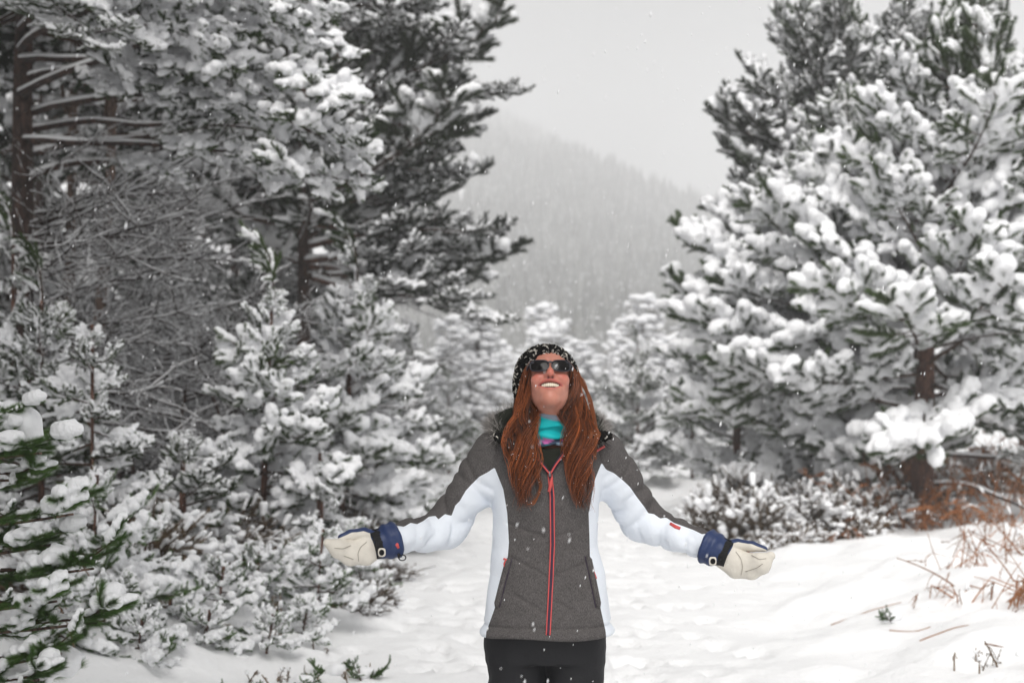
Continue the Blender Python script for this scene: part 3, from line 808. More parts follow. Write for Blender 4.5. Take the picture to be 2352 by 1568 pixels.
# snow-covered saplings in front
SAP = [(505, 1450, 1300, 8.9, .30, 'sapling bowed under snow on the left bank, its stem bare and brown'),
       (735, 1385, 1215, 9.6, .30, 'sapling like a white cowl at the track edge below the mitten'),
       (215, 1420, 1090, 8.2, .36, 'taller sapling hung with round snow caps beside the near green tips'),
       (330, 1400, 1210, 8.8, .30, 'round-capped sapling between the near pine and the bowed sapling'),
       (590, 1390, 1265, 9.8, .30, 'low white-capped sapling behind the bowed sapling'),
       (385, 1490, 1370, 8.4, .22, 'little sapling half buried in the left bank mound'),
       (660, 1370, 1240, 10.4, .30, 'white-capped sapling between the cowl-shaped one and the low one'),
       (440, 1380, 1240, 10.0, .30, 'white-capped sapling behind the bank mound, left of the bowed sapling'),
       (140, 1500, 1330, 7.4, .26, 'snow-hung sapling at the lower left corner, under the green tips'),
       (265, 1480, 1330, 7.9, .24, 'small snow-hung sapling right of the lower left corner'),
       (800, 1330, 1200, 11.0, .26, 'last small white sapling before the track, just under the mitten tip'),
       (620, 1500, 1410, 8.3, .16, 'tiny snow-covered sapling in front of the bowed sapling'),
       (320, 1530, 1420, 7.6, .22, 'squat snow-laden sapling beside the bank mound, nearest the bottom edge'),
       (475, 1500, 1400, 8.2, .20, 'squat snow-laden sapling between the bank mound and the bowed sapling'),
       (180, 1330, 1180, 9.0, .30, 'snow-laden sapling behind the near green tips'),
       (700, 1470, 1385, 8.8, .18, 'small snow hummock sapling nearest the track on the left bank')]
for k, (u, vb, vt, d, rad, lab) in enumerate(SAP):
    young(u, vb, vt, d, rad * 1.1, 15, 'near_snow', lab, 520 + k, r0=.007, low=.2, lean=8, top=None, grp='snow-capped saplings on the left bank', name='sapling')
# ---------------------------------------------------------------- heather, bracken, stalks
def heather(name, seed, W=.5, Hh=.4, n=140, snow=.6):
    rg = np.random.default_rng(seed); mb = MB(); caps = []
    for k in range(n):
        a = rg.uniform(0, 6.28); q = math.sqrt(rg.random()); r = q * W * .55
        b = np.array([r * math.cos(a) * .6, r * math.sin(a) * .6, 0])
        d = np.array([math.cos(a) * q * .8, math.sin(a) * q * .8, 1.0]) + rg.normal(0, .2, 3) * (1, 1, 0)
        L = Hh * (1.1 - .5 * q ** 2) * rg.uniform(.45, 1.4)
        P = shoot(rg, b, d, L, 7, lift=-.25, wob=.16)
        mb.add(*tube(P, np.linspace(.004, .0015, 8), 3, cap=False), m=0)
        needles(mb, P, rg, 700, .028, .0045, 1, spread=.9, start=.25)
        for s in range(2):
            j = rg.integers(2, 6); S = shoot(rg, P[j], unit(P[j + 1] - P[j]) + rg.normal(0, .6, 3), L * .35, 4, wob=.2)
            mb.add(*tube(S, np.linspace(.003, .001, 5), 3, cap=False), m=0)
            needles(mb, S, rg, 700, .024, .0045, 1, start=.1)
            if rg.random() < snow * .8: caps.append((S[-1], S[2], rg.uniform(.009, .018), .008))
        if rg.random() < snow * .8:
            r0 = rg.uniform(.010, .030); caps.append((P[-1], P[-2], r0, r0 * .7))
    me = mb.mesh(name, [M['twig'], M['heather']], smooth=False, tint=True)
    V, T = blob_mesh(caps, .0105)
    return me, mesh(name + '_snow', V, T, M['snow']), 1.0
HB = [heather('heather', 600 + k, snow=.75 + .1 * (k % 3)) for k in range(3)]

def plant_heather(u, v, d, sc, lab, k, grp='snow-dusted heather clumps'):
    p = PX(u, v, d); p[2] = gz(p[0], p[1]) - .03
    me, sm, _ = HB[k % 3]
    r = empty('heather_clump', p, lab, 'heather', grp)
    r.rotation_euler = (0, 0, k * 1.7); r.scale = (sc * 1.1, sc * 1.1, sc * (.55 + .12 * (k % 4)))
    obj('twigs', me, r); tag(obj('snow_load', sm, r), kind='stuff')
hr = np.random.default_rng(77); hk = 0
def bank(n, uv, dr, sc, lab):
    global hk
    (u0, v0), (u1, v1) = uv
    for k in range(n):
        f = (k + hr.uniform(0, 1)) / n
        d = hr.uniform(*dr); u = u0 + (u1 - u0) * f + hr.normal(0, 12)
        plant_heather(u, v0, d, sc * hr.uniform(.6, 1.45), lab, hk); hk += 1
bank(18, ((1665, 1150), (2010, 1200)), (14.5, 17), 1.1, 'grey-brown heather clump under snow on the right bank below the pines')
bank(12, ((1650, 1150), (1830, 1150)), (17.5, 20), 1.1, 'pale heather clump at the foot of the right-hand pines')
bank(16, ((280, 1250), (600, 1250)), (10.3, 12.3), 1.0, 'dark brown heather clump under snow in front of the left thicket')
bank(12, ((800, 1200), (950, 1200)), (12, 17), .65, 'low snowy heather clump fringing the left edge of the track')
bank(8, ((640, 1200), (860, 1200)), (10.2, 12), .6, 'small heather clump at the track edge under the left-side mitten')
bank(10, ((60, 1200), (330, 1200)), (9, 11), .8, 'heather clump under round snow caps at the lower left')
bank(12, ((200, 1200), (820, 1200)), (13, 17), 1.1, 'shaded heather clump on the floor of the left wood')
bank(10, ((1840, 1200), (2380, 1200)), (18, 23), 1.0, 'heather clump behind the rusty bracken')

M['bracken'] = tinted('dry_bracken_stem', (0.30, 0.125, 0.05), 0.7, .2)
M['straw'] = tinted('dry_grey_stalk', (0.16, 0.105, 0.06), 0.8, .2)
def bracken(u, v, d, n, h, lab, seed, m='bracken', grp='dry bracken plants', spread=.3, lean=.55, broken=.4, frond=True, cat='bracken', name='dry_bracken'):
    rg = np.random.default_rng(seed)
    p = PX(u, v, d); p[2] = gz(p[0], p[1]) - .02
    r = empty(name, p, lab, cat, grp)
    for k in range(n):
        b = np.array([rg.normal(0, spread), rg.normal(0, spread), 0]); b[2] = gz(p[0] + b[0], p[1] + b[1]) - p[2] - .03
        L = h * rg.uniform(.55, 1.2); dr = np.array([rg.normal(0, lean), rg.normal(0, lean), 1.0])
        P = shoot(rg, b, dr, L, 7, lift=-.3, wob=.05)
        mb = MB(); c = rg.uniform(.6, 1.3)
        if rg.random() < broken:
            j = rg.integers(3, 6); e = unit(P[j] - P[j - 1]); e = unit(np.array([e[0] + rg.normal(0, .9), e[1] + rg.normal(0, .9), -rg.uniform(.2, 1)]))
            P = np.concatenate([P[:j + 1], [P[j] + e * L * .25, P[j] + e * L * .45]])
        w = (.0052 if d < 14 else .0065) * rg.uniform(.8, 1.3)
        mb.add(*tube(P, np.linspace(w, w * .5, len(P)), 4), c=(c, c, c))
        if frond:
            for q in range(rg.integers(2, 6)):
                j = rg.integers(2, len(P)); e = rg.normal(0, 1, 3) * (1, 1, .5) - (0, 0, .35)
                S = shoot(rg, P[j], e, L * rg.uniform(.12, .35), 5, lift=-.5, wob=.2)
                mb.add(*tube(S, np.linspace(w * .5, w * .25, 6), 3, cap=False), c=(c, c, c))
                if m == 'straw': needles(mb, S, rg, 260, .014, .004, 0, start=.1, c0=c)
                elif d < 14 and rg.random() < .5: needles(mb, S, rg, 170, .028, .006, 0, start=.2, c0=c)
                elif d >= 14 and rg.random() < .7: needles(mb, S, rg, 260, .045, .012, 0, start=.1, c0=c)
        o = obj('stem', mb.mesh('stem', [M[m]], tint=True), r)
        if rg.random() < .35:
            j = rg.integers(2, len(P) - 1); q = np.array([0, 0, .012])
            V, T = tube(np.stack([P[j] + q, (P[j] + P[j + 1]) / 2 + q * 1.5, P[j + 1] + q]), [.01, .016, .009], 6)
            obj('snow_load', mesh('stem_snow', V, T, M['snow']), o)
BR = [(2050, 20, 24, 1.0, 'tall rusty bracken between the heather bank and the reddish trunk'), (2170, 21, 24, 1.0, 'tall rusty bracken behind the reddish trunk, above the bent bare branch'), (2330, 21, 24, 1.0, 'tall rusty bracken at the right edge behind the bent bare branch'), (2110, 24, 22, 1.1, 'faint rusty bracken farthest back under the right-hand pines'), (2020, 16.3, 22, .8, 'rusty bracken stems left of the thick reddish trunk'), (2080, 16.0, 16, .8, 'rusty bracken stems at the foot of the thick reddish trunk'),
      (2180, 16.2, 14, .85, 'rusty bracken stems just right of the thick reddish trunk'), (2290, 15.5, 14, .8, 'rusty bracken stems under the low bare branch'),
      (2000, 18.5, 14, .9, 'rusty bracken seen between the heather and the pine boughs'), (2270, 19.5, 16, .8, 'hazy bracken patch behind the thick reddish trunk'),
      (2380, 18, 14, .85, 'bracken patch at the right edge, behind the low bare branch'), (1960, 15.2, 8, .5, 'short bracken stems at the right end of the heather bank')]
for k, (u, d, n, h, lab) in enumerate(BR): bracken(u, 1200, d, n, h, lab, 700 + k)
bracken(2190, 1330, 11.5, 10, .62, 'snapped bracken stems standing in open snow nearest the thick reddish trunk', 720, spread=.16)
bracken(2250, 1420, 9.8, 15, .55, 'criss-crossed broken bracken stems in the snow at the lower right', 721, spread=.2, lean=.9, broken=.8)
bracken(2335, 1450, 9.4, 14, .6, 'bracken stems at the right edge of the picture, low down', 722, spread=.16, lean=.7, broken=.6)
bracken(2330, 1300, 12.5, 18, .6, 'bracken stems at the right edge, halfway to the pines', 723, spread=.22, lean=.8)
bracken(2215, 1570, 7.9, 6, .16, 'tiny dark heather sprigs poking out at the bottom right', 724, m='straw', spread=.09, lean=.2, broken=0, cat='sprigs', grp=None, name='heather_sprigs')
bracken(2320, 1560, 8.0, 3, .3, 'thin bent stalk at the bottom right corner', 725, spread=.06, lean=1.2, broken=.9, cat='stalk', grp=None, name='dry_stalk')
for k, (u, v, L, lab) in enumerate([(1990, 1335, .55, 'long fallen bracken stem lying on the snow below the heather bank'), (2090, 1375, .3, 'short fallen bracken stem lying on the snow, middle right'),
                                    (2240, 1500, .28, 'fallen stalk lying on the snow at lower right, nearest the camera'), (2170, 1395, .35, 'fallen stem beside the criss-crossed bracken')]):
    d = FPX * 1.2 / (v - HOR); p = PX(u, v, d); p[2] = gz(p[0], p[1])
    x = np.linspace(-.5, .5, 8) * L
    P = np.stack([x, x * .3 + .02 * np.sin(x * 9), np.zeros(8)], 1)
    P[:, 2] = ground_z(P[:, 0] + p[0], P[:, 1] + p[1]) - p[2] + .003
    mb = MB(); mb.add(*tube(P, np.linspace(.0045, .003, 8), 5)); o = obj('fallen_stem', mb.mesh('fallen_stem', [M['bracken']], tint=True), None, p); tag(o, lab, 'stem', 'fallen stems on the snow')

# small green sprigs poking out of the snow
for k, (u, v, n, lab, mm) in enumerate([(835, 1480, 3, 'green pine sprig poking from the snow at the left track edge', 'near'), (770, 1475, 1, 'smaller green sprig left of the track-edge sprig', 'near'),
                                        (2050, 1375, 1, 'single dark green sprig in the open snow right of the track', 'near'), (560, 1535, 2, 'green sprig half buried at the bottom of the left bank', 'near'),
                                        (115, 1530, 2, 'dark sprigs at the bottom left corner', 'near'), (690, 1500, 1, 'tiny sprig in the snow between bank and track', 'near')]):
    d = FPX * (1.5 - (.2 if u < 1000 else .25)) / (v - HOR); p = PX(u, v, d); p[2] = gz(p[0], p[1]) - .02
    r = empty('pine_sprig', p, lab, 'sprig', 'green sprigs in the snow')
    for q in range(n + 1):
        az = q * 2.1 + k
        o = obj('shoot', PB[mm][(k + q) % 4][0], r); s = .16 + .05 * (q % 2)
        o.matrix_local = Matrix.Translation((0, 0, 0)) @ frame((math.cos(az), math.sin(az), .55)).to_4x4() @ Matrix.Diagonal((s, s, s, 1))
        if q == 0:
            V, T = blob_mesh([((0, 0, .05), (.04, .02, .05), .035, .03), ((-.04, .02, .04), (0, 0, .05), .03, .03)], .01)
            obj('snow_load', mesh('sprig_snow', V, T, M['snow']), r)
# yellowish seedling and thin grass stalks on the left bank
bracken(640, 1420, 8.9, 4, .28, 'yellow-green seedling stem on the left bank', 740, m='straw', spread=.03, lean=.15, broken=0, cat='seedling', grp=None, name='seedling')
for k, (u, h, d, lab) in enumerate([(255, .5, 7.6, 'tall thin grass stalk in front of the left bank mound'), (175, .45, 7.2, 'thin grass stalk left of the tall one'), (240, .35, 8.2, 'short grass stalk behind the tall one')]):
    bracken(u, 1500, d, 1, h, lab, 750 + k, m='straw', spread=.01, lean=.08, broken=0, frond=False, cat='grass stalk', grp='grass stalks on the left bank', name='grass_stalk')
for k in range(14):
    bracken(150 + k * 55 + hr.normal(0, 15), 1500, hr.uniform(7.6, 9.2), hr.integers(2, 5), .11, 'heather sprig tip poking through the snow of the left bank', 760 + k, m='straw', spread=.05, lean=.3, broken=0,
            cat='sprigs', grp='heather sprig tips on the left bank', name='heather_sprigs')

# ---------------------------------------------------------------- far belt of pines, trees on the hill
def far_tree(seed, h=4.0, rad=1.25, n=60, det=1.0):
    rg = np.random.default_rng(seed); mb = MB()
    mb.add(*tube(np.array([[0, 0, -.3], [0.03, 0, h * .5], [0, 0, h * .97]]), [.09, .06, .01], 4), m=0)
    ico = np.array([[1, 0, 0], [-1, 0, 0], [0, 1, 0], [0, -1, 0], [0, 0, 1], [0, 0, -1.0]])
    oct_ = np.array([[0, 2, 4], [2, 1, 4], [1, 3, 4], [3, 0, 4], [2, 0, 5], [1, 2, 5], [3, 1, 5], [0, 3, 5]])
    for k in range(n):
        f = (k + rg.random()) / n; z = h * (.08 + .9 * f); az = k * 2.4 + rg.normal(0, .4)
        rr = rad * (1.05 - f) ** .7 * rg.uniform(.45, 1.1)
        c = np.array([math.cos(az) * rr, math.sin(az) * rr, z + rr * .15])
        if det > .5: mb.add(*tube(np.array([[0, 0, z - .1], c * .9 + [0, 0, 0]]), [.02, .008], 3, cap=False), m=0)
        for s in range(5 if det > .5 else 2):
            p = c + rg.normal(0, .2, 3) * (1, 1, .45)
            g = rg.uniform(.6, 1.3)
            m_ = 26 if det > .5 else 7
            D = unit(rg.normal(size=(m_, 3)) + (0, 0, .2)); S = unit(np.cross(D, rg.normal(size=(m_, 3)))) * (.012 if det > .5 else .05)
            Q = p + rg.normal(0, .05, (m_, 3)); V = np.stack([Q - S, Q + S, Q + D * (.17 if det > .5 else .3)], 1).reshape(-1, 3)
            mb.add(V, np.arange(3 * m_).reshape(-1, 3), 1, np.full((3 * m_, 3), g))
            if rg.random() < .95:
                a, b2, c2 = rg.uniform(.11, .27), rg.uniform(.11, .27), rg.uniform(.06, .13)
                th_ = rg.uniform(0, 3.14)
                E = ico * (a, b2, c2); E = np.stack([E[:, 0] * math.cos(th_) - E[:, 1] * math.sin(th_), E[:, 0] * math.sin(th_) + E[:, 1] * math.cos(th_), E[:, 2]], 1)
                if det > .5:   # rounder: one subdivision of the octahedron
                    E2, T2 = list(ico), []
                    for t3 in oct_:
                        i0 = len(E2); m3 = [unit(ico[t3[i]] + ico[t3[(i + 1) % 3]]) for i in range(3)]; E2 += m3
                        T2 += [[t3[0], i0, i0 + 2], [t3[1], i0 + 1, i0], [t3[2], i0 + 2, i0 + 1], [i0, i0 + 1, i0 + 2]]
                    E2 = np.array(E2) * (a, b2, c2)
                    E2 = np.stack([E2[:, 0] * math.cos(th_) - E2[:, 1] * math.sin(th_), E2[:, 0] * math.sin(th_) + E2[:, 1] * math.cos(th_), E2[:, 2]], 1)
                    mb.add(E2 + p + (0, 0, .07), np.array(T2), 2)
                else: mb.add(E * 1.5 + p + (0, 0, .1), oct_, 2)
    return mb
FT = [far_tree(800 + k, h=3.6 + .5 * k, rad=1.15 + .12 * (k % 3)).mesh('far_pine', [M['twig'], M['needle_belt_hazed'], M['snow']], smooth=True, tint=True) for k in range(5)]
fr = np.random.default_rng(88)
cnt = 0
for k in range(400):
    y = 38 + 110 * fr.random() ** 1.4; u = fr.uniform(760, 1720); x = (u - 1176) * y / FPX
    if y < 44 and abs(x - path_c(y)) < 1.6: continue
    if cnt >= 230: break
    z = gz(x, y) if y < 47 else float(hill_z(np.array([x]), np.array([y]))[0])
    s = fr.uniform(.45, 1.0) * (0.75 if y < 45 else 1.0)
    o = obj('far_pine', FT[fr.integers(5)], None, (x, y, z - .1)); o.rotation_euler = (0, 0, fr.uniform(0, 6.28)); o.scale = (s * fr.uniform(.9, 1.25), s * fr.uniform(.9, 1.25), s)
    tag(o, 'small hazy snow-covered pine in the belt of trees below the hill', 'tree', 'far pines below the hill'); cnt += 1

def hill_tree(seed, h):
    rg = np.random.default_rng(seed); mb = MB(); k = np.arange(7); a7 = k * 2 * math.pi / 7
    for z0, z1, r in ((.05, .5, 1.25), (.3, .78, .95), (.58, 1.0, .6)):
        rr = r * rg.uniform(.7, 1.3, 7)
        ring = np.stack([rr * np.cos(a7), rr * np.sin(a7), h * z0 + rg.uniform(-.25, .25, 7)], 1)
        V = np.concatenate([ring, [[rg.normal(0, .1), rg.normal(0, .1), h * z1]]])
        mb.add(V, np.stack([k, (k + 1) % 7, np.full(7, 7)], 1), 1, np.full((8, 3), rg.uniform(.7, 1.3)))
        for q in range(4):
            f = rg.uniform(.1, .8); a = rg.uniform(0, 6.28); c = np.array([math.cos(a) * r * (1 - f), math.sin(a) * r * (1 - f), h * (z0 + (z1 - z0) * f)])
            s = rg.uniform(.12, .30); mb.add(np.array([[1, 0, 0], [-1, 0, 0], [0, 1, 0], [0, -1, 0], [0, 0, .6]]) * s + c,
                                             np.array([[0, 2, 4], [2, 1, 4], [1, 3, 4], [3, 0, 4]]), 2)
    return mb
ht = [hill_tree(850 + k, 4.2 + k * .9) for k in range(5)]
ht = [(np.concatenate(q.V), np.concatenate(q.T), np.concatenate(q.M), np.concatenate(q.C)) for q in ht]
hb = MB(); NH = 7000
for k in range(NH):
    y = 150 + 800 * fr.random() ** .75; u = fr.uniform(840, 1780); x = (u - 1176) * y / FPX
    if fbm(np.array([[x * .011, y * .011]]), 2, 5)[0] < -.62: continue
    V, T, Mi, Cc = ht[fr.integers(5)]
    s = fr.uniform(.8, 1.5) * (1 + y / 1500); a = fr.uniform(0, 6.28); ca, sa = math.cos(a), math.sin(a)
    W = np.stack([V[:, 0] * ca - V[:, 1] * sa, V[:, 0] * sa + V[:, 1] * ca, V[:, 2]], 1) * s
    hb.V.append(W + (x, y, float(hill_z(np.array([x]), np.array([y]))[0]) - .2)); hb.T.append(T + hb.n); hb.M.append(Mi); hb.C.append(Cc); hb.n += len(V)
o = obj('hillside_forest', hb.mesh('hillside_forest', [M['twig'], M['needle_hill_hazed'], M['snow']], smooth=False, tint=True))
tag(o, kind='stuff')
# ---------------------------------------------------------------- the woman
PD = 4.6                                   # distance of her body from the camera
pbase = np.array([(1258 - 1176) * PD / FPX, PD, 0.0]); pbase[2] = gz(pbase[0], pbase[1]) - .01
person = empty('person', pbase, 'smiling woman in grey and white ski jacket, knitted hat and sunglasses, arms spread wide', 'person')
def W(u, v, dy=0.0): return PX(u, v, PD + dy)
def uv_of(P): return np.stack([1176 + P[..., 0] * FPX / P[..., 1], HOR - (P[..., 2] - CAMH) * FPX / P[..., 1]], -1)
def pobj(name, me, parent=None):
    o = obj(name, me, parent or person)
    return o
def pmesh(name, V, T, mats, parent=None, **kw):
    return pobj(name, mesh(name, np.asarray(V) - pbase, T, mats, **kw), parent)

def smin(a, b, k):
    h = np.clip(.5 + .5 * (b - a) / k, 0, 1)
    return b + (a - b) * h - k * h * (1 - h)
def smax(a, b, k): return -smin(-a, -b, k)
def ell(P, c, r):
    q = (P - np.asarray(c)) / np.asarray(r); k0 = np.linalg.norm(q, axis=-1)
    k1 = np.linalg.norm(q / np.asarray(r), axis=-1) + 1e-9
    return k0 * (k0 - 1) / k1
def cap(P, a, b, ra, rb=None):
    a, b = np.asarray(a, float), np.asarray(b, float); rb = ra if rb is None else rb
    d = b - a; t = np.clip(((P - a) @ d) / (d @ d), 0, 1)
    return np.linalg.norm(P - a - t[..., None] * d, axis=-1) - (ra + (rb - ra) * t)
def grid(xs, ys, zs): return np.stack(np.meshgrid(xs, ys, zs, indexing='ij'), -1)
def quads2tris(Q): return np.concatenate([Q[:, [0, 1, 2]], Q[:, [0, 2, 3]]])
def poly_sd(p, poly):
    """signed distance in 2-D to a closed polygon, negative inside"""
    poly = np.asarray(poly, float); d = np.full(p.shape[:-1], 1e9); ins = np.zeros(p.shape[:-1], bool)
    for k in range(len(poly)):
        a, b = poly[k], poly[(k + 1) % len(poly)]; e = b - a
        w = p - a; t = np.clip((w @ e) / (e @ e + 1e-12), 0, 1)
        d = np.minimum(d, np.linalg.norm(w - t[..., None] * e, axis=-1))
        c = (a[1] > p[..., 1]) != (b[1] > p[..., 1])
        xi = a[0] + (p[..., 1] - a[1]) * e[0] / (e[1] if abs(e[1]) > 1e-12 else 1e-12)
        ins ^= c & (p[..., 0] < xi)
    return np.where(ins, -d, d)
def clip(V, T, f):
    """cut triangles along f=0 -> (inside f<0), (outside)"""
    out = []
    for sgn in (1, -1):
        g = f * sgn; Vn = list(V); res = []
        s = g[T] < 0; c = s.sum(1)
        res.append(T[c == 3]); cache = {}
        def cut(i, j):
            k = (min(i, j), max(i, j))
            if k not in cache:
                t = g[k[0]] / (g[k[0]] - g[k[1]]); cache[k] = len(Vn); Vn.append(V[k[0]] + t * (V[k[1]] - V[k[0]]))
            return cache[k]
        ex = []
        for tri, ss in zip(T[(c > 0) & (c < 3)], s[(c > 0) & (c < 3)]):
            if ss.sum() == 1:
                k = int(np.argmax(ss)); a, b, d = tri[k], tri[(k + 1) % 3], tri[(k + 2) % 3]
                ex.append((a, cut(a, b), cut(a, d)))
            else:
                k = int(np.argmin(ss)); a, b, d = tri[k], tri[(k + 1) % 3], tri[(k + 2) % 3]
                p, q = cut(a, b), cut(a, d)
                ex += [(p, b, d), (p, d, q)]
        Tn = np.concatenate([res[0], np.array(ex, int).reshape(-1, 3)]); Vn = np.array(Vn)
        used = np.unique(Tn); mp = np.full(len(Vn), -1); mp[used] = np.arange(len(used))
        out.append((Vn[used], mp[Tn]))
    return out

# ---- materials
def heather_cloth():
    m, nt, b = mat('grey_melange_cloth')
    tc = nt.nodes.new('ShaderNodeTexCoord'); mp = nt.nodes.new('ShaderNodeMapping'); mp.inputs['Scale'].default_value = (520, 520, 160)
    nt.links.new(tc.outputs['Object'], mp.inputs['Vector'])
    n1 = nt.nodes.new('ShaderNodeTexNoise'); n1.inputs['Scale'].default_value = 1; n1.inputs['Detail'].default_value = 3
    nt.links.new(mp.outputs[0], n1.inputs['Vector'])
    n2 = nt.nodes.new('ShaderNodeTexNoise'); n2.inputs['Scale'].default_value = 30; n2.inputs['Detail'].default_value = 5
    nt.links.new(tc.outputs['Object'], n2.inputs['Vector'])
    ad = nt.nodes.new('ShaderNodeMath'); ad.operation = 'MULTIPLY_ADD'; ad.inputs[1].default_value = .18
    nt.links.new(n2.outputs['Fac'], ad.inputs[0]); nt.links.new(n1.outputs['Fac'], ad.inputs[2])
    rp = nt.nodes.new('ShaderNodeValToRGB'); e = rp.color_ramp.elements
    e[0].position, e[0].color = .38, (.041, .037, .036, 1); e[1].position, e[1].color = .82, (.136, .125, .123, 1)
    nt.links.new(ad.outputs[0], rp.inputs['Fac']); nt.links.new(rp.outputs[0], b.inputs['Base Color'])
    bp = nt.nodes.new('ShaderNodeBump'); bp.inputs['Strength'].default_value = .25; bp.inputs['Distance'].default_value = .002
    nt.links.new(n1.outputs['Fac'], bp.inputs['Height']); nt.links.new(bp.outputs[0], b.inputs['Normal'])
    b.inputs['Roughness'].default_value = .8; b.inputs['Specular IOR Level'].default_value = .2
    return m
M['grey'] = heather_cloth()
M['white'] = plain('pale_ice_white_cloth', (.76, .80, .86), .6, .25, bump=.15, bscale=60)
M['coral'] = plain('coral_red_trim', (.62, .09, .085), .5, .3)
M['navytape'] = plain('dark_zip_tape', (.035, .022, .045), .6, .3)
M['metal'] = plain('grey_metal', (.25, .25, .26), .35, .5); M['metal'].node_tree.nodes['Principled BSDF'].inputs['Metallic'].default_value = .8
M['navy'] = plain('navy_nylon', (.018, .035, .105), .45, .35, bump=.25, bscale=50)
M['blacks'] = plain('black_strap', (.008, .008, .009), .7, .3, bump=.5, bscale=300)
M['cream'] = plain('cream_leather', (.66, .62, .55), .6, .25, bump=.2, bscale=70, var=.06, vscale=25)
M['trouser'] = plain('black_softshell', (.010, .010, .012), .65, .25, bump=.2, bscale=40)
M['boot'] = plain('boot_leather', (.03, .024, .02), .6, .3)
M['fleece'] = plain('dark_olive_fleece', (.022, .024, .018), .9, .1, bump=.3, bscale=150)
M['lens'] = plain('black_sunglass_lens', (.008, .007, .007), .15, .16)
M['sunframe'] = plain('dark_sunglass_frame', (.012, .012, .02), .3, .5)
M['teeth'] = plain('teeth', (.78, .72, .58), .3, .5)
M['mouth'] = plain('mouth_inside', (.08, .012, .012), .5, .3)

def skin_mat():
    m, nt, b = mat('skin')
    at = nt.nodes.new('ShaderNodeAttribute'); at.attribute_name = 'tint'
    tc = nt.nodes.new('ShaderNodeTexCoord'); nz = nt.nodes.new('ShaderNodeTexNoise'); nz.inputs['Scale'].default_value = 55; nz.inputs['Detail'].default_value = 4
    nt.links.new(tc.outputs['Object'], nz.inputs['Vector'])
    mr = nt.nodes.new('ShaderNodeMapRange'); mr.inputs['To Min'].default_value = .86; mr.inputs['To Max'].default_value = 1.12
    nt.links.new(nz.outputs['Fac'], mr.inputs['Value'])
    mx = nt.nodes.new('ShaderNodeMix'); mx.data_type = 'RGBA'; mx.blend_type = 'MULTIPLY'; mx.inputs[0].default_value = 1
    nt.links.new(at.outputs['Color'], mx.inputs[6]); nt.links.new(mr.outputs[0], mx.inputs[7])
    nt.links.new(mx.outputs[2], b.inputs['Base Color'])
    b.inputs['Roughness'].default_value = .42; b.inputs['Specular IOR Level'].default_value = .4
    b.inputs['Subsurface Weight'].default_value = .25; b.inputs['Subsurface Radius'].default_value = (.012, .004, .002); b.inputs['Subsurface Scale'].default_value = 1
    return m
M['skin'] = skin_mat()

# ---- skeleton
SL, EL, WL = W(1140, 1040, .03), W(1022, 1213, .05), W(912, 1237, -.12)      # arm on the left of the picture
SR, ER, WR = W(1384, 1042, .03), W(1476, 1196, .10), W(1618, 1252, -.04)
HC = W(1262, 880, 0.0); TH = R(29)
FWD, UPH, RT = np.array([0, -math.cos(TH), math.sin(TH)]), np.array([0, math.sin(TH), math.cos(TH)]), np.array([1.0, 0, 0])
HM = np.stack([RT, -FWD, UPH], 1)                                       # head local (x right, y back, z up) -> world
def hl(p): return HC + np.asarray(p, float) @ HM.T
def tohead(P): return (P - HC) @ HM

# ---- body: one continuous surface (head, neck, trunk, arms, hands, legs)
def head_sdf(Q):
    X = np.abs(Q[..., 0]); S = np.stack([X, Q[..., 1], Q[..., 2]], -1)
    d = ell(Q, (0, .012, .035), (.073, .092, .082))
    d = smin(d, ell(Q, (0, -.028, -.03), (.061, .066, .082)), .03)
    d = smin(d, cap(S, (.043, .0, -.048), (.012, -.064, -.099), .014, .012), .030)      # jaw line
    d = smin(d, ell(Q, (0, -.077, -.100), (.018, .017, .017)), .026)                    # chin
    d = smin(d, ell(S, (.036, -.072, -.030), (.024, .022, .022)), .022)                 # cheek raised by the smile
    d = smin(d, cap(S, (.008, -.092, .030), (.042, -.076, .028), .010, .010), .014)      # brow
    d = smax(d, -ell(S, (.031, -.102, .004), (.016, .014, .011)), .012)                 # eye socket
    d = smin(d, ell(S, (.030, -.078, .004), (.0135, .012, .0125)), .003)                # eyeball under the lid
    d = smin(d, cap(Q, (0, -.090, .012), (0, -.110, -.026), .0075, .0120), .012)        # nose bridge and tip
    d = smin(d, ell(S, (.0130, -.097, -.030), (.0085, .010, .0075)), .006)              # nostril wings
    d = smax(d, -ell(S, (.0068, -.1045, -.0375), (.0043, .007, .0048)), .002)             # nostrils
    # smiling mouth: muzzle, opening, lips
    d = smin(d, ell(Q, (0, -.070, -.062), (.040, .027, .024)), .018)
    zc = -.0590 + 3.5 * X ** 2
    open_ = np.maximum(np.abs(Q[..., 2] - zc) - .0130 * np.clip(1 - (X / .036) ** 2, 0, 1), X - .036)
    open_ = np.maximum(open_, -(Q[..., 1] + .062)) if False else open_
    cav = np.maximum(open_, Q[..., 1] + .078)
    t = np.clip(X / .0365, 0, 1)
    for sg, rr in ((1, .0038), (-1, .0056)):
        lz = zc + sg * .0146 * (1 - t ** 2) ; ly = -.0985 + .030 * t ** 2 + (.003 if sg < 0 else 0)
        lip = np.sqrt((Q[..., 2] - lz) ** 2 + (Q[..., 1] - ly) ** 2 + (np.maximum(X - .0365, 0)) ** 2) - rr * (1 - .6 * t ** 2)
        d = smin(d, lip, .006)
    d = smax(d, -cav, .0015)
    d = smax(d, -cap(S, (.021, -.1015, -.034), (.045, -.080, -.060), .0022, .0030), .012)         # smile crease
    d = smin(d, ell(S, (.071, .012, .0), (.007, .016, .028)), .006)                     # ear
    return d
NK0, NK1 = hl((0, .030, -.055)), W(1262, 1050, .035)
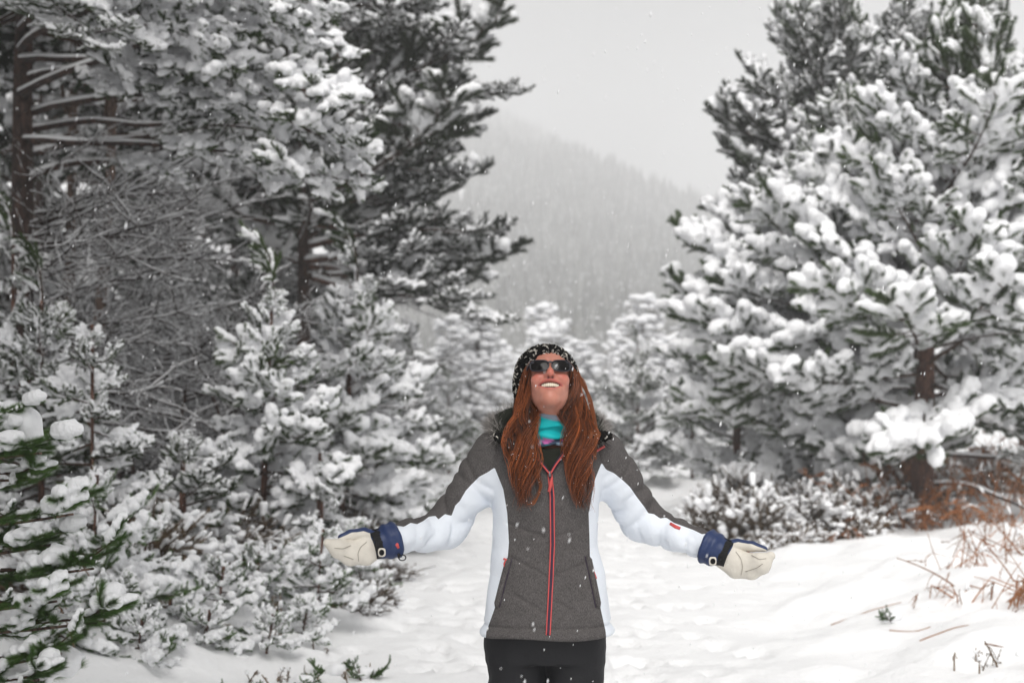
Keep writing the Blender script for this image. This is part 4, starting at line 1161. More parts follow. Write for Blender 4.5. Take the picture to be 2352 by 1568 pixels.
def body_sdf(P):
    d = head_sdf(tohead(P))
    d = smin(d, cap(P, NK0, NK1, .047, .052), .022)
    d = smin(d, cap(P, hl((0, -.03, -.075)), W(1262, 985, -.005), .030, .042), .03)       # throat
    zc = [.80, .95, 1.07, 1.2, 1.32, 1.40]; wx = np.interp(P[..., 2], zc, [.165, .155, .135, .15, .155, .09]); wy = np.interp(P[..., 2], zc, [.10, .095, .085, .10, .095, .06])
    q = np.sqrt(((P[..., 0] - pbase[0]) / wx) ** 2 + ((P[..., 1] - PD - .02) / wy) ** 2)
    tor = np.maximum((q - 1) * .09, np.maximum(P[..., 2] - 1.40, .72 - P[..., 2]))
    d = smin(d, tor, .03)
    for S_, E_, W_, sx in ((SL, EL, WL, -1), (SR, ER, WR, 1)):
        d = smin(d, cap(P, S_, E_, .048, .04), .03); d = smin(d, cap(P, E_, W_, .036, .027), .01)
        p0, p1, pt = (W(844, 1262, WL[1] - PD - .042), W(790, 1259, WL[1] - PD - .078), W(812, 1233, WL[1] - PD - .030)) if sx < 0 else (W(1690, 1289, WR[1] - PD - .042), W(1738, 1288, WR[1] - PD - .078), W(1722, 1262, WR[1] - PD - .026))
        hd = unit(p1 - p0)
        d = smin(d, cap(P, W_, p0, .025, .020), .01)
        for k in range(4):      # fingers inside the mitten
            o_ = np.array([0, .0, .013 * (1.5 - k)]); d = smin(d, cap(P, p0 + o_, p0 + o_ + hd * (.062, .072, .068, .05)[k], .0085, .007), .004)
        d = smin(d, cap(P, W_ + (p0 - W_) * .4, pt, .011, .008), .006)
    for sx in (-1, 1):
        hp = np.array([pbase[0] + sx * .082, PD + .02, .80]); kn = np.array([pbase[0] + sx * .095, PD + .01, .47]); an = np.array([pbase[0] + sx * .10, PD + .04, .09])
        d = smin(d, cap(P, hp, kn, .078, .052), .03); d = smin(d, cap(P, kn, an, .05, .036), .02); d = smin(d, cap(P, an - (0, 0, .03), an + (0, -.15, -.05), .036, .028), .02)
    return d
xs = np.concatenate([np.arange(-.64, -.11, .012), np.arange(-.11, .11, .0030), np.arange(.11, .74, .012)]) + HC[0]
ys = np.concatenate([np.arange(-.26, -.15, .010), np.arange(-.15, .02, .0030), np.arange(.02, .20, .010)]) + PD
zs = np.concatenate([np.arange(-.02, 1.36, .013), np.arange(1.36, 1.475, .006), np.arange(1.475, 1.72, .0030), np.arange(1.72, 1.78, .008)])
F = np.empty((len(xs), len(ys), len(zs)), np.float32)
for k in range(0, len(zs), 24):
    F[:, :, k:k + 24] = body_sdf(grid(xs, ys, zs[k:k + 24]))
V, Q = surface_nets(F, xs, ys, zs)
Qh = tohead(V); X = np.abs(Qh[:, 0])
base = np.array([.51, .215, .155]); c = np.tile(base, (len(V), 1))
def mixc(c, col, w): return c * (1 - w[:, None]) + np.array(col) * w[:, None]
blush = np.exp(-(((X - .040) / .024) ** 2 + ((Qh[:, 2] + .026) / .020) ** 2)) * (Qh[:, 1] < -.03)
c = mixc(c, (.53, .13, .10), .6 * blush)
c = mixc(c, (.56, .13, .095), .65 * np.exp(-((X / .014) ** 2 + ((Qh[:, 2] + .022) / .016) ** 2)) * (Qh[:, 1] < -.08))
zc = -.0590 + 3.5 * X ** 2; t = np.clip(X / .038, 0, 1)
front = (Qh[:, 1] < -.06)
lipw = np.exp(-((np.abs(Qh[:, 2] - zc) - .0156 * (1 - t ** 2)) / .0042) ** 2) * (X < .039) * front
c = mixc(c, (.50, .12, .11), .8 * lipw)
inside = (np.abs(Qh[:, 2] - zc) < .0126 * (1 - t ** 2)) & (X < .0365) & (Qh[:, 1] > -.0945) & front & (Qh[:, 1] < -.055)
c[inside] = (.07, .012, .012)
nos = np.exp(-(((X - .0068) / .0040) ** 2 + ((Qh[:, 1] + .100) / .007) ** 2 + ((Qh[:, 2] + .0365) / .0045) ** 2))
c = mixc(c, (.10, .02, .015), np.clip(1.3 * nos, 0, 1))
body = pmesh('body', V, Q, M['skin'], col=c)

# teeth: upper row, one little rounded block per tooth, in one strip
mb = MB()
for k in range(-5, 6):
    xk = k * .0060 + (0); 
    if abs(xk) > .031: continue
    z0 = -.0590 + 3.5 * xk ** 2 + .0025; y0 = -.0885 + .020 * (abs(xk) / .0335) ** 2
    q = ell(grid(np.linspace(-.0045, .0045, 10), np.linspace(-.004, .004, 9), np.linspace(-.009, .009, 13)), (0, 0, 0), (.0039, .0030, (.0078 if abs(k) < 2 else .0070)))
    Vt, Qt = surface_nets(q, np.linspace(-.0045, .0045, 10), np.linspace(-.004, .004, 9), np.linspace(-.009, .009, 13))
    mb.add(hl(Vt + (xk, y0, z0)) - pbase, Qt)
for k in range(-3, 4):
    xk = k * .0050; z0 = -.0590 + 3.5 * xk ** 2 - .0075; y0 = -.0845 + .020 * (abs(xk) / .028) ** 2
    q = ell(grid(np.linspace(-.004, .004, 9), np.linspace(-.004, .004, 9), np.linspace(-.008, .008, 12)), (0, 0, 0), (.0026, .0024, .0040))
    Vt, Qt = surface_nets(q, np.linspace(-.004, .004, 9), np.linspace(-.004, .004, 9), np.linspace(-.008, .008, 12))
    mb.add(hl(Vt + (xk, y0, z0)) - pbase, Qt)
pobj('teeth', mb.mesh('teeth', [M['teeth']]))
# nose stud
q = ell(grid(*[np.linspace(-.003, .003, 8)] * 3), (0, 0, 0), (.0016, .0016, .0016)); Vt, Qt = surface_nets(q, *[np.linspace(-.003, .003, 8)] * 3)
pobj('nose_ring', mesh('nose_ring', hl(Vt + (.013, -.108, -.030)) - pbase, Qt, M['metal']))

# ---- jacket
def torso_params(z):
    zz = [.76, .79, .85, .92, .98, 1.07, 1.15, 1.21, 1.28, 1.34, 1.385, 1.42, 1.45]
    wx = np.interp(z, zz, [.214, .213, .203, .193, .183, .171, .170, .172, .176, .176, .160, .118, .075])
    wy = np.interp(z, zz, [.150, .150, .146, .138, .130, .122, .128, .136, .134, .124, .108, .085, .070])
    cx = np.interp(z, zz, [.1120, .1120, .1130, .114, .1150, .1055, .1085, .1085, .1190, .1215, .122, .122, .122])
    return wx, wy, cx
QUILT = [((1271, 1308), (1360, 1343)), ((1382, 1342), (1440, 1326)), ((1280, 1394), (1365, 1440)), ((1383, 1440), (1458, 1410)), ((1289, 1488), (1365, 1534)), ((1383, 1500), (1440, 1530))]
QUILT = [[(a * .91875, b * .91875) for a, b in q] for q in QUILT]
def arm_sdf(P, S_, E_, W_, r, seed):
    out = None
    for a, b, ra, rb, off in ((S_, E_, r[0], r[1], 0.0), (E_, W_, r[1], r[2], 5.0)):
        d = b - a; L = np.linalg.norm(d); t = np.clip(((P - a) @ d) / (d @ d), 0, 1)
        q = P - a - t[..., None] * d; n = np.linalg.norm(q, axis=-1)
        s = t * L
        up = q[..., 2] / (n + 1e-6); fr = q[..., 1] / (n + 1e-6)
        ph = s / .050 + .40 * up + .25 * fr + off
        w = vnoise(np.stack([ph, up * .5 + seed, fr * .5 + off], -1), seed)
        fold = .0068 * (.75 - 2 * (1 - np.abs(w)) ** 3.0)                  # soft ridges, sharp creases
        w2 = vnoise(np.stack([ph * 2.1, up * 1.7, fr * 1.7 + seed], -1), seed + 3)
        amp = np.clip(.45 + .9 * np.minimum(t, 1), 0, 1) if off == 0 else 1.0
        dd = n - (ra + (rb - ra) * t) - (fold + .004 * w2) * amp
        out = dd if out is None else smin(out, dd, .022)
    return out
def jacket_sdf(P):
    z = P[..., 2]; wx, wy, cx = torso_params(z)
    X = (P[..., 0] - cx) / wx; Y = (P[..., 1] - PD - .015) / wy
    q = (np.abs(X) ** 2.4 + np.abs(Y) ** 2.4) ** (1 / 2.4)
    tor = (q - 1) * np.minimum(wx, wy)
    tor = tor - .0035 * fbm(np.stack([P[..., 0] * 9, P[..., 1] * 9, z * 11], -1), 2, 31)
    tor = tor - .006 * np.exp(-((z - .797) / .010) ** 2) + .005 * np.exp(-((z - .822) / .005) ** 2)      # hem roll and its seam
    tor = np.maximum(tor, .786 - .004 * np.sin(X * 4) - z); tor = smax(tor, z - 1.435, .01)
    uv = np.stack([1176 + P[..., 0] * FPX / P[..., 1], HOR - (z - CAMH) * FPX / P[..., 1]], -1)
    g = np.zeros(z.shape)
    for a, b in QUILT:
        a, b = np.array(a), np.array(b); e = b - a; w = uv - a; t = np.clip((w @ e) / (e @ e), 0, 1)
        g = np.maximum(g, np.exp(-(np.linalg.norm(w - t[..., None] * e, axis=-1) / 3.6) ** 2))
    tor = tor + .0055 * g * (P[..., 1] < PD)
    d = smin(tor, arm_sdf(P, SL, EL, WL, (.076, .066, .046), 41), .035)
    d = smin(d, arm_sdf(P, SR, ER, WR, (.076, .066, .046), 43), .035)
    # armhole seam
    for sx, u0 in ((-1, 1137), (1, 1383)):
        sd_ = np.abs(uv[..., 0] - (u0 + sx * -1 * (1070 - uv[..., 1]) * .25)) / 3.0
        d = d + .004 * np.exp(-sd_ ** 2) * ((uv[..., 1] < 1075) & (P[..., 1] < PD + .03))
    # hood collar opening cut away
    d = smax(d, -cap(P, W(1262, 1000, -.02), W(1262, 900, .0), .074, .12), .012)
    return d
xs = np.arange(-.50, .60, .0052) + 0.10; ys = np.arange(-.21, .20, .0058) + PD; zs = np.arange(.765, 1.47, .0052)
F = np.empty((len(xs), len(ys), len(zs)), np.float32)
for k in range(0, len(zs), 16): F[:, :, k:k + 16] = jacket_sdf(grid(xs, ys, zs[k:k + 16]))
for W_, E_ in ((WL, EL), (WR, ER)): pass
V, Q = surface_nets(F, xs, ys, zs); T = quads2tris(Q)
uv = uv_of(V)
LP = [(880, 1206), (895, 1204), (928, 1209), (943, 1200), (958, 1203), (972, 1196), (985, 1186), (1000, 1184), (1007, 1192), (1022, 1180), (1037, 1184), (1046, 1160), (1056, 1150), (1070, 1126), (1083, 1112), (1101, 1094), (1120, 1084), (1136, 1073),
      (1156, 1123), (1165, 1178), (1169, 1245), (1166, 1281), (1149, 1340), (1137, 1394), (1117, 1450), (1112, 1500), (1040, 1500), (1040, 1320), (860, 1330)]
RP = [(1382, 1062), (1392, 1078), (1410, 1086), (1430, 1102), (1447, 1118), (1462, 1140), (1481, 1165), (1489, 1178), (1502, 1180), (1516, 1190), (1530, 1188), (1548, 1200), (1575, 1210), (1594, 1217), (1612, 1226), (1630, 1224), (1660, 1240), (1660, 1330), (1500, 1330), (1460, 1500), (1396, 1500),
      (1391, 1449), (1379, 1394), (1365, 1322), (1355, 1278), (1354, 1236), (1352, 1178), (1367, 1099)]
fw = np.minimum(poly_sd(uv, LP), poly_sd(uv, RP))
(Vw, Tw), (Vg, Tg) = clip(V, T, fw)
VP = [(1214, 1015), (1226, 1040), (1245, 1066), (1262, 1086), (1277, 1066), (1296, 1040), (1312, 1012), (1312, 960), (1214, 960)]
fv = poly_sd(uv_of(Vg), VP); fv = np.where(Vg[:, 1] < PD + .03, fv, 50)
(Vi, Ti), (Vj, Tj) = clip(Vg, Tg, fv)
jacket = pmesh('jacket', Vj, Tj, M['grey'])
for sel, lab in ((lambda V: V[:, 0] < .11, 'left'), (lambda V: V[:, 0] >= .11, 'right')):
    k = sel(Vw)[Tw].all(1); us = np.unique(Tw[k]); mp = np.zeros(len(Vw), int); mp[us] = np.arange(len(us))
    pmesh('pale_panel', Vw[us], mp[Tw[k]], M['white'], jacket)
pmesh('inner_fleece', Vi + (0, .010, 0), Ti, M['fleece'])

def front(u, v, out=.002):
    """point on the front of the jacket seen at (u, v)"""
    u, v = np.atleast_1d(u).astype(float), np.atleast_1d(v).astype(float)
    dd = np.linspace(-.20, .06, 131)
    P = np.stack([np.stack([(u - 1176) * (PD + d) / FPX, np.full(u.shape, PD + d), CAMH + (HOR - v) * (PD + d) / FPX], -1) for d in dd], 1)
    f = jacket_sdf(P); k = np.argmax(f < 0, axis=1); k = np.where(k == 0, 70, k)
    y = dd[k] - out
    return np.stack([(u - 1176) * (PD + y) / FPX, PD + y, CAMH + (HOR - v) * (PD + y) / FPX], -1)

def strip(uvs, width, n, out, thick):
    """thin welt lying on the jacket front along a picture-space seam"""
    P = front(*resample(np.array(uvs, float), n).T, out)
    V, T = tube(P, width, 6); return V, T
mb = MB(); tp = MB()
zl = [(1263, 1086), (1268, 1140), (1269, 1250), (1266, 1320), (1262, 1400), (1259, 1458)]
for s in (-1, 1):
    P = front(*(resample(np.array(zl, float), 60) + (s * 3.6, 0)).T, .004); P[:, 1] = np.convolve(np.pad(P[:, 1], 3, 'edge'), np.ones(7) / 7, 'valid')
    mb.add(*tube(P - pbase, .0032, 6))
P = front(*resample(np.array(zl, float), 60).T, .003); P[:, 1] = np.convolve(np.pad(P[:, 1], 3, 'edge'), np.ones(7) / 7, 'valid')
tp.add(*tube(P - pbase, .0062, 6))
zip_ = pobj('zip', tp.mesh('zip', [M['navytape']]), jacket)
pobj('zip_piping', mb.mesh('zip_piping', [M['coral']]), zip_)
mb = MB()
mb.add(*tube(W(1263, 1088, 0)[None] * 0 + front(np.array([1262, 1263.]), np.array([1082, 1094.]), .010) - pbase, [.006, .005], 6))
pobj('zip_slider', mb.mesh('zip_slider', [M['metal']]), zip_)
P = front(np.array([1268, 1265, 1261.]), np.array([1096, 1112, 1129.]), .014)
pobj('zip_pull', mesh('zip_pull', *tube(P - pbase, [.0042, .0058, .0058], 6), M['coral']), zip_)
# lapel edges of the open collar, piped coral over dark
for lap in ([(1213, 1010), (1226, 1040), (1245, 1066), (1261, 1086)], [(1313, 1008), (1296, 1040), (1277, 1066), (1265, 1086)]):
    P = front(*spline(np.array(lap, float), 16).T, .006)
    o = pobj('lapel', mesh('lapel', *tube(P - pbase, np.linspace(.010, .006, 16), 6), M['navytape']), jacket)
    pobj('piping', mesh('piping', *tube(P + (0, -.009, 0) - pbase, .0030, 5), M['coral']), o)
for a in ([(1273 * .91875, 1394 * .91875), (1258 * .91875, 1450 * .91875), (1241 * .91875, 1518 * .91875)], [(1470 * .91875, 1390 * .91875), (1482 * .91875, 1445 * .91875), (1497 * .91875, 1519 * .91875)]):
    P = front(*spline(np.array(a), 14).T, .003)
    o = pobj('pocket_welt', mesh('pocket_welt', *tube(P - pbase, np.array([.005] + [.0105] * 12 + [.005]), 8), M['grey']), jacket)
    s = 1 if a[0][0] < 1250 else -1
    P2 = front(*(spline(np.array(a), 14) + (s * 7, 0)).T, .0015)
    pobj('pocket_seam', mesh('pocket_seam', *tube(P2 - pbase, .0018, 4), M['navytape']), o)
for a in ([(1157, 1283), (1163, 1284), (1159, 1294), (1160, 1301)], [(1363, 1312), (1366, 1320), (1369, 1328)]):
    P = front(*np.array(a, float).T, .010); pobj('pocket_pull', mesh('pocket_pull', *tube(P - pbase, .0042, 6), M['coral']), jacket)
P = front(*resample(np.array([(1352, 1043), (1372, 1034), (1389, 1024.)]), 12).T, .003)
pobj('chest_zip', mesh('chest_zip', *tube(P - pbase, .0040, 6), M['coral']), jacket)
P = W(1541, 1203, 0)[None]
def on_arm(u, v, out=.002):
    return front(np.array([u]), np.array([v]), out)[0]
P = front(np.array([1540, 1551, 1562.]), np.array([1202, 1209, 1213.]), .003)
pobj('sleeve_tag', mesh('sleeve_tag', *tube(P - pbase, [.005, .006, .005], 6), M['coral']), jacket)

# ---- fur-trimmed hood lying on the shoulders
hr_ = np.random.default_rng(7)
hoodp = [W(1158, 1000, -.05), W(1136, 982, .02), W(1152, 965, .10), W(1200, 945, .16), W(1262, 940, .18), W(1325, 945, .16), W(1362, 968, .10), W(1374, 985, .02), W(1366, 1005, -.05)]
hp = spline(np.array(hoodp), 40)
V, T = tube(hp - pbase, .027 + .004 * vnoise(np.arange(40)[:, None] * .7, 3), 10)
hood = pobj('hood', mesh('hood', V, T, M['fleece']), jacket)
mb = MB(); n = 9500
t = hr_.random(n) * 39; i = t.astype(int); f = (t - i)[:, None]; i2 = np.minimum(i + 1, 39)
Q0 = hp[i] * (1 - f) + hp[i2] * f
D = hr_.normal(size=(n, 3)); D = unit(D * (1, .8, 1) + (0, .2, .1)); out = unit(Q0 - W(1262, 985, .05)); D = unit(D + .9 * out * (np.abs(Q0[:, :1] - pbase[0]) > .05))
S = unit(np.cross(D, hr_.normal(size=(n, 3)))) * .00065; ln = hr_.uniform(.022, .060, (n, 1))
mid = Q0 + D * ln * .55 + hr_.normal(0, .004, (n, 3)); tip = mid + D * ln * .5 + hr_.normal(0, .007, (n, 3))
V = np.stack([Q0 - S, Q0 + S, mid - S * .7, mid + S * .7, tip], 1).reshape(-1, 3)
k = np.arange(n)[:, None] * 5; T = np.concatenate([k + [0, 1, 3], k + [0, 3, 2], k + [2, 3, 4]])
g = hr_.choice([.10, .22, .42, .65], n, p=[.35, .25, .25, .15]); cc = np.repeat(np.stack([g, g * .93, g * .88], 1), 5, 0)
mb.add(V - pbase, T, 0, cc)
M['fur'] = tinted('grey_fur', (1, 1, 1), .8, .2)
pobj('fur_trim', mb.mesh('fur_trim', [M['fur']], tint=True), hood)
# woolly black collar edge
M['knit'] = tinted('flecked_wool', (1, 1, 1), .9, .1)
def loops(Pc, N, rg, r=.0052, tr=.0022, black=.74):
    """boucle wool: small curled loops of yarn on the points Pc with normals N"""
    mb = MB()
    for p, nn in zip(Pc, N):
        a = unit(np.cross(nn, rg.normal(size=3))); b = np.cross(nn, a); k = np.linspace(0, 2 * math.pi * .8, 6)
        L = p + (np.cos(k)[:, None] * a + np.sin(k)[:, None] * (b * .6 + nn * .7)) * r * rg.uniform(.6, 1.4)
        g = .010 if rg.random() < black else rg.uniform(.30, .62)
        V, T = tube(L, tr * rg.uniform(.7, 1.2), 4, cap=False); mb.add(V, T, 0, (g, g * .95, g * .86))
    return mb
colp = spline(np.array([W(1143, 1003, -.075), W(1165, 1018, -.105), W(1180, 1026, -.105), W(1192, 1032, -.105)]), 20)
colr = spline(np.array([W(1395, 1003, -.06), W(1378, 1000, -.10), W(1360, 1008, -.105), W(1346, 1020, -.105)]), 20)
for q in (colp, colr):
    i = hr_.integers(0, 20, 320); nn = unit(hr_.normal(size=(320, 3)) + (0, -.5, .4))
    mb = loops(q[i] + nn * .012 - pbase, nn, hr_, black=.95)
    mb.add(*tube(q - pbase, .012, 8), 0, (.01, .01, .01))
    pobj('wool_collar', mb.mesh('wool_collar', [M['knit']], tint=True), jacket)

# ---- neck gaiter
zz = np.linspace(0, 1, 22); aa = np.linspace(0, 2 * math.pi, 49)[:-1]
VV = []
for q in zz:
    c0 = W(1263, 952, -.008) * (1 - q) + W(1262, 1024, -.020) * q
    fold = .0065 * math.sin(q * 21) + .003 * math.sin(q * 9)
    r = np.interp(q, [0, .12, .5, .9, 1], [.055, .060, .065, .067, .060]) + fold * (1 + .4 * np.sin(aa * 2 + q * 7))
    dz = .010 * np.sin(aa * 1 + 3.6) * (1 - q) + .005 * np.sin(aa * 3 + q * 12)
    VV.append(np.stack([c0[0] + r * 1.0 * np.cos(aa), c0[1] + r * 1.05 * np.sin(aa) + 0, c0[2] + dz - .020 * (np.sin(aa) < 0) * (-np.sin(aa)) * (1 - q) * .3], 1))
VV = np.array(VV); ng, mg = VV.shape[:2]
i, j = np.meshgrid(np.arange(ng - 1), np.arange(mg), indexing='ij'); i, j = i.ravel(), j.ravel(); k = (j + 1) % mg
GQ = np.stack([i * mg + j, (i + 1) * mg + j, (i + 1) * mg + k, i * mg + k], 1)
cg = np.tile(np.array([.0, .47, .50]), (ng * mg, 1)); P = VV.reshape(-1, 3)
q = np.repeat(zz, mg); a_ = np.tile(aa, ng); n1 = vnoise(np.stack([a_ * 2.2, q * 7], -1), 4); n2 = vnoise(np.stack([a_ * 3.1 + 9, q * 9], -1), 6)
edge = (q < .16 + .05 * n1) ; low = q > .76 + .06 * n2
cg[edge] = (.20, .24, .30); cg[edge & (n2 > .15)] = (.45, .08, .22); cg[edge & (n1 > .35)] = (.02, .42, .47)
cg[low] = (.035, .06, .11); cg[low & (n1 > .1)] = (.62, .16, .45); cg[low & (n2 > .3)] = (.38, .55, .72); cg[low & (n1 < -.45)] = (.02, .3, .36)
M['gaiter'] = tinted('printed_jersey', (1, 1, 1), .6, .3)
pmesh('neck_gaiter', P, GQ, M['gaiter'], col=cg)

# ---- knitted hat
def hat_sdf(Q):
    d = ell(Q, (-.010, .030, .045), (.098, .113, .092))
    d = smin(d, ell(Q, (-.022, .085, .025), (.088, .075, .078)), .03)
    pl = (.088 - .75 * (Q[..., 1] + .085)) - Q[..., 2]
    return smax(d, pl, .012)
xs = np.arange(-.13, .12, .006); ys = np.arange(-.11, .19, .006); zs = np.arange(-.11, .16, .006)
V, Q = surface_nets(hat_sdf(grid(xs, ys, zs)), xs, ys, zs)
T = quads2tris(Q); Nf = np.cross(V[T[:, 1]] - V[T[:, 0]], V[T[:, 2]] - V[T[:, 0]]); ar = np.linalg.norm(Nf, axis=1)
pk = hr_.choice(len(T), 2700, p=ar / ar.sum()); bc = hr_.dirichlet((1, 1, 1), 2700)
Pc = (V[T[pk]] * bc[..., None]).sum(1); Nn = unit(Nf[pk])
ok = (Pc[:, 2] > (.088 - .75 * (Pc[:, 1] + .085)) - .004) | (np.linalg.norm(Pc[:, :2], axis=1) > .06)
mb = loops(hl(Pc[ok] + Nn[ok] * .003) - pbase, Nn[ok] @ HM.T, hr_, r=.0048, tr=.0021, black=.74)
mb.add(hl(V) - pbase, T, 0, (.009, .009, .010))
pobj('knitted_hat', mb.mesh('knitted_hat', [M['knit']], tint=True))

# ---- sunglasses
mb = MB(); lb = MB()
def sg(x, z):   # curved front of the glasses, head local
    return np.stack([x, -.1085 + 3.2 * np.abs(x) ** 2 , .003 + z], -1)
for s in (-1, 1):
    a = np.linspace(0, 2 * math.pi, 41)[:-1]
    cx_, hw, hh = .0340 * s, .0290, .0205
    xq = cx_ + hw * np.sign(np.cos(a)) * np.abs(np.cos(a)) ** .55; zq = hh * np.sign(np.sin(a)) * np.abs(np.sin(a)) ** .62
    zq = zq + .10 * (xq - cx_) * s - .12 * np.maximum(-zq, 0) * 0
    zq = np.where(zq < 0, zq * (.92 - 6 * np.maximum(-(xq - cx_) * s, 0)), zq)
    ring = sg(xq, zq)
    Vr, Tr = tube(np.concatenate([ring, ring[:2]]), .0021, 6, cap=False); mb.add(hl(Vr) - pbase, Tr)
    Vl = np.concatenate([ring + (0, .001, 0), [ring.mean(0) + (0, -.004, 0)]]); kk = np.arange(40)
    mid = (ring + ring.mean(0)) / 2 + (0, -.003, 0); Vl = np.concatenate([ring + (0, .001, 0), mid, [ring.mean(0) + (0, -.004, 0)]])
    Tl = np.concatenate([np.stack([kk, (kk + 1) % 40, 40 + kk], 1), np.stack([(kk + 1) % 40, 40 + (kk + 1) % 40, 40 + kk], 1), np.stack([40 + kk, 40 + (kk + 1) % 40, np.full(40, 80)], 1)])
    lb = MB(); lb.add(hl(Vl) - pbase, Tl)
    LB = lb
    if s == -1: lens_parts = [LB]
    else: lens_parts.append(LB)
    tpath = np.array([sg(np.array([.0625 * s]), np.array([.011]))[0], (.071 * s, -.072, .014), (.075 * s, .0, .010), (.076 * s, .03, .0)])
    Vt, Tt = tube(spline(tpath, 10), [.0042, .0042, .0042, .0042, .004, .004, .004, .004, .004, .004], 6); mb.add(hl(Vt) - pbase, Tt)
    Vt, Tt = tube(sg(np.linspace(.050 * s, .0635 * s, 4), np.full(4, .0145)), [.0025, .0035, .0040, .0036], 6); mb.add(hl(Vt) - pbase, Tt)
br = sg(np.linspace(-.008, .008, 7), .008 + .004 * np.cos(np.linspace(-1.5, 1.5, 7))); br[:, 1] -= .001
Vt, Tt = tube(br, .0035, 6); mb.add(hl(Vt) - pbase, Tt)
glasses = pobj('sunglasses', mb.mesh('sunglasses', [M['sunframe']]))
for q in lens_parts: pobj('lens', q.mesh('lens', [M['lens']]), glasses)

# ---- long auburn hair
M['hair'] = tinted('auburn_hair', (1, 1, 1), .36, .35)
def push(P, gap):
    """keep hair in front of the jacket"""
    for it in range(6):
        f = np.minimum(jacket_sdf(P), np.minimum(np.min([cap(P, a_, b_, .020) for a_, b_ in zip(colp[:-1:4], colp[4::4])], 0), np.min([cap(P, a_, b_, .020) for a_, b_ in zip(colr[:-1:4], colr[4::4])], 0))); m_ = (f < gap) & (P[..., 2] < 1.46)
        P[..., 1] = np.where(m_, P[..., 1] - np.clip(gap - f, 0, .03), P[..., 1])
    return P
def locks(inner, outer, n, r, seed, nseg=24, wav=.007, thick=.035, cmul=1.0, tip=.0006, lo=.80):
    rg = np.random.default_rng(seed); mb = MB()
    inner = spline(np.array([W(*p) for p in inner]), nseg); outer = spline(np.array([W(*p) for p in outer]), nseg)
    q = rg.random((n, 1, 1)); s = np.linspace(0, 1, nseg)
    qq = q + .05 * vnoise(np.stack([np.broadcast_to(s[None] * 3, (n, nseg)), np.broadcast_to(np.arange(n)[:, None] * 1.37, (n, nseg))], -1), seed)[..., None]
    P = inner[None] * (1 - qq) + outer[None] * qq
    bunch = np.floor(q * 8) / 8 + .06; bw = (.25 + .55 * s)[None, :, None]; P = P * (1 - bw) + (inner[None] * (1 - bunch) + outer[None] * bunch) * bw
    lid = np.floor(q[:, :, 0] * 13 + rg.normal(0, .3, (n, 1))); ph = rg.normal(0, .35, (n, 1)) + lid * 1.9; frq = 11 + 2.6 * np.sin(lid * 2.3); grow = np.clip(s * 2.2, 0, 1)[None]
    P[..., 0] += wav * grow * np.sin(s[None] * frq + ph)
    P[..., 1] += -thick * rg.random((n, 1)) * np.clip(s * 3, .2, 1)[None] * .7 + wav * .6 * grow * np.cos(s[None] * frq + ph) + (.010 if r > .002 else 0)
    end = rg.uniform(lo, 1.0, n)
    for k in range(n):
        P[k] = np.stack([np.interp(s * end[k], s, P[k, :, a]) for a in range(3)], 1)
    P = push(P, .004)
    for k in range(n):
        g = rg.uniform(.35, 1.8) * cmul; h = rg.uniform(0, 1)
        root = np.interp(s, [0, .3, 1], [.55, .85, 1.15])[:, None]
        c = np.array([.070 + .085 * h, .018 + .024 * h, .006 + .005 * h]) * g * root
        rr = r * rg.uniform(.7, 1.2) * np.interp(s, [0, .1, .75, 1], [.7, 1, .9, .15])
        V, T = tube(P[k], np.maximum(rr, tip * .4), 4 if r > .002 else 3, cap=False)
        mb.add(V - pbase, T, 0, np.repeat(c, 4 if r > .002 else 3, 0))
    return mb
HLi = [(1222, 826, -.055), (1214, 845, -.045), (1213, 880, -.035), (1219, 915, -.035), (1225, 945, -.05), (1223, 975, -.085), (1222, 1020, -.12), (1230, 1060, -.13), (1232, 1100, -.14), (1229, 1140, -.14)]
HLo = [(1206, 840, .03), (1197, 865, .04), (1197, 905, .05), (1189, 945, .03), (1177, 980, -.05), (1170, 1020, -.10), (1180, 1060, -.12), (1186, 1095, -.13), (1190, 1135, -.13), (1198, 1180, -.13)]
HRi = [(1303, 826, -.055), (1311, 850, -.045), (1310, 885, -.035), (1304, 918, -.035), (1296, 945, -.05), (1303, 975, -.085), (1305, 1015, -.12), (1309, 1060, -.13), (1322, 1115, -.14), (1338, 1165, -.14)]
HRo = [(1317, 838, .03), (1328, 865, .04), (1329, 895, .04), (1335, 930, .02), (1350, 975, -.04), (1360, 1010, -.10), (1350, 1060, -.12), (1346, 1095, -.13), (1346, 1130, -.13), (1348, 1176, -.13)]
mb = MB()
for a, b, sd_ in ((HLi, HLo, 1), (HRi, HRo, 2)):
    for n, r, sd2, cm, wv in ((44, .0042, 10, .20, .011), (760, .00075, 20, .85, .020), (230, .0007, 30, 2.3, .030)):
        q = locks(a, b, n, r, sd_ + sd2, cmul=cm, wav=wv, lo=.58 if r > .002 else .62)
        mb.V += q.V; mb.M += q.M; mb.C += q.C; mb.T += [t_ + mb.n for t_ in q.T]; mb.n += q.n
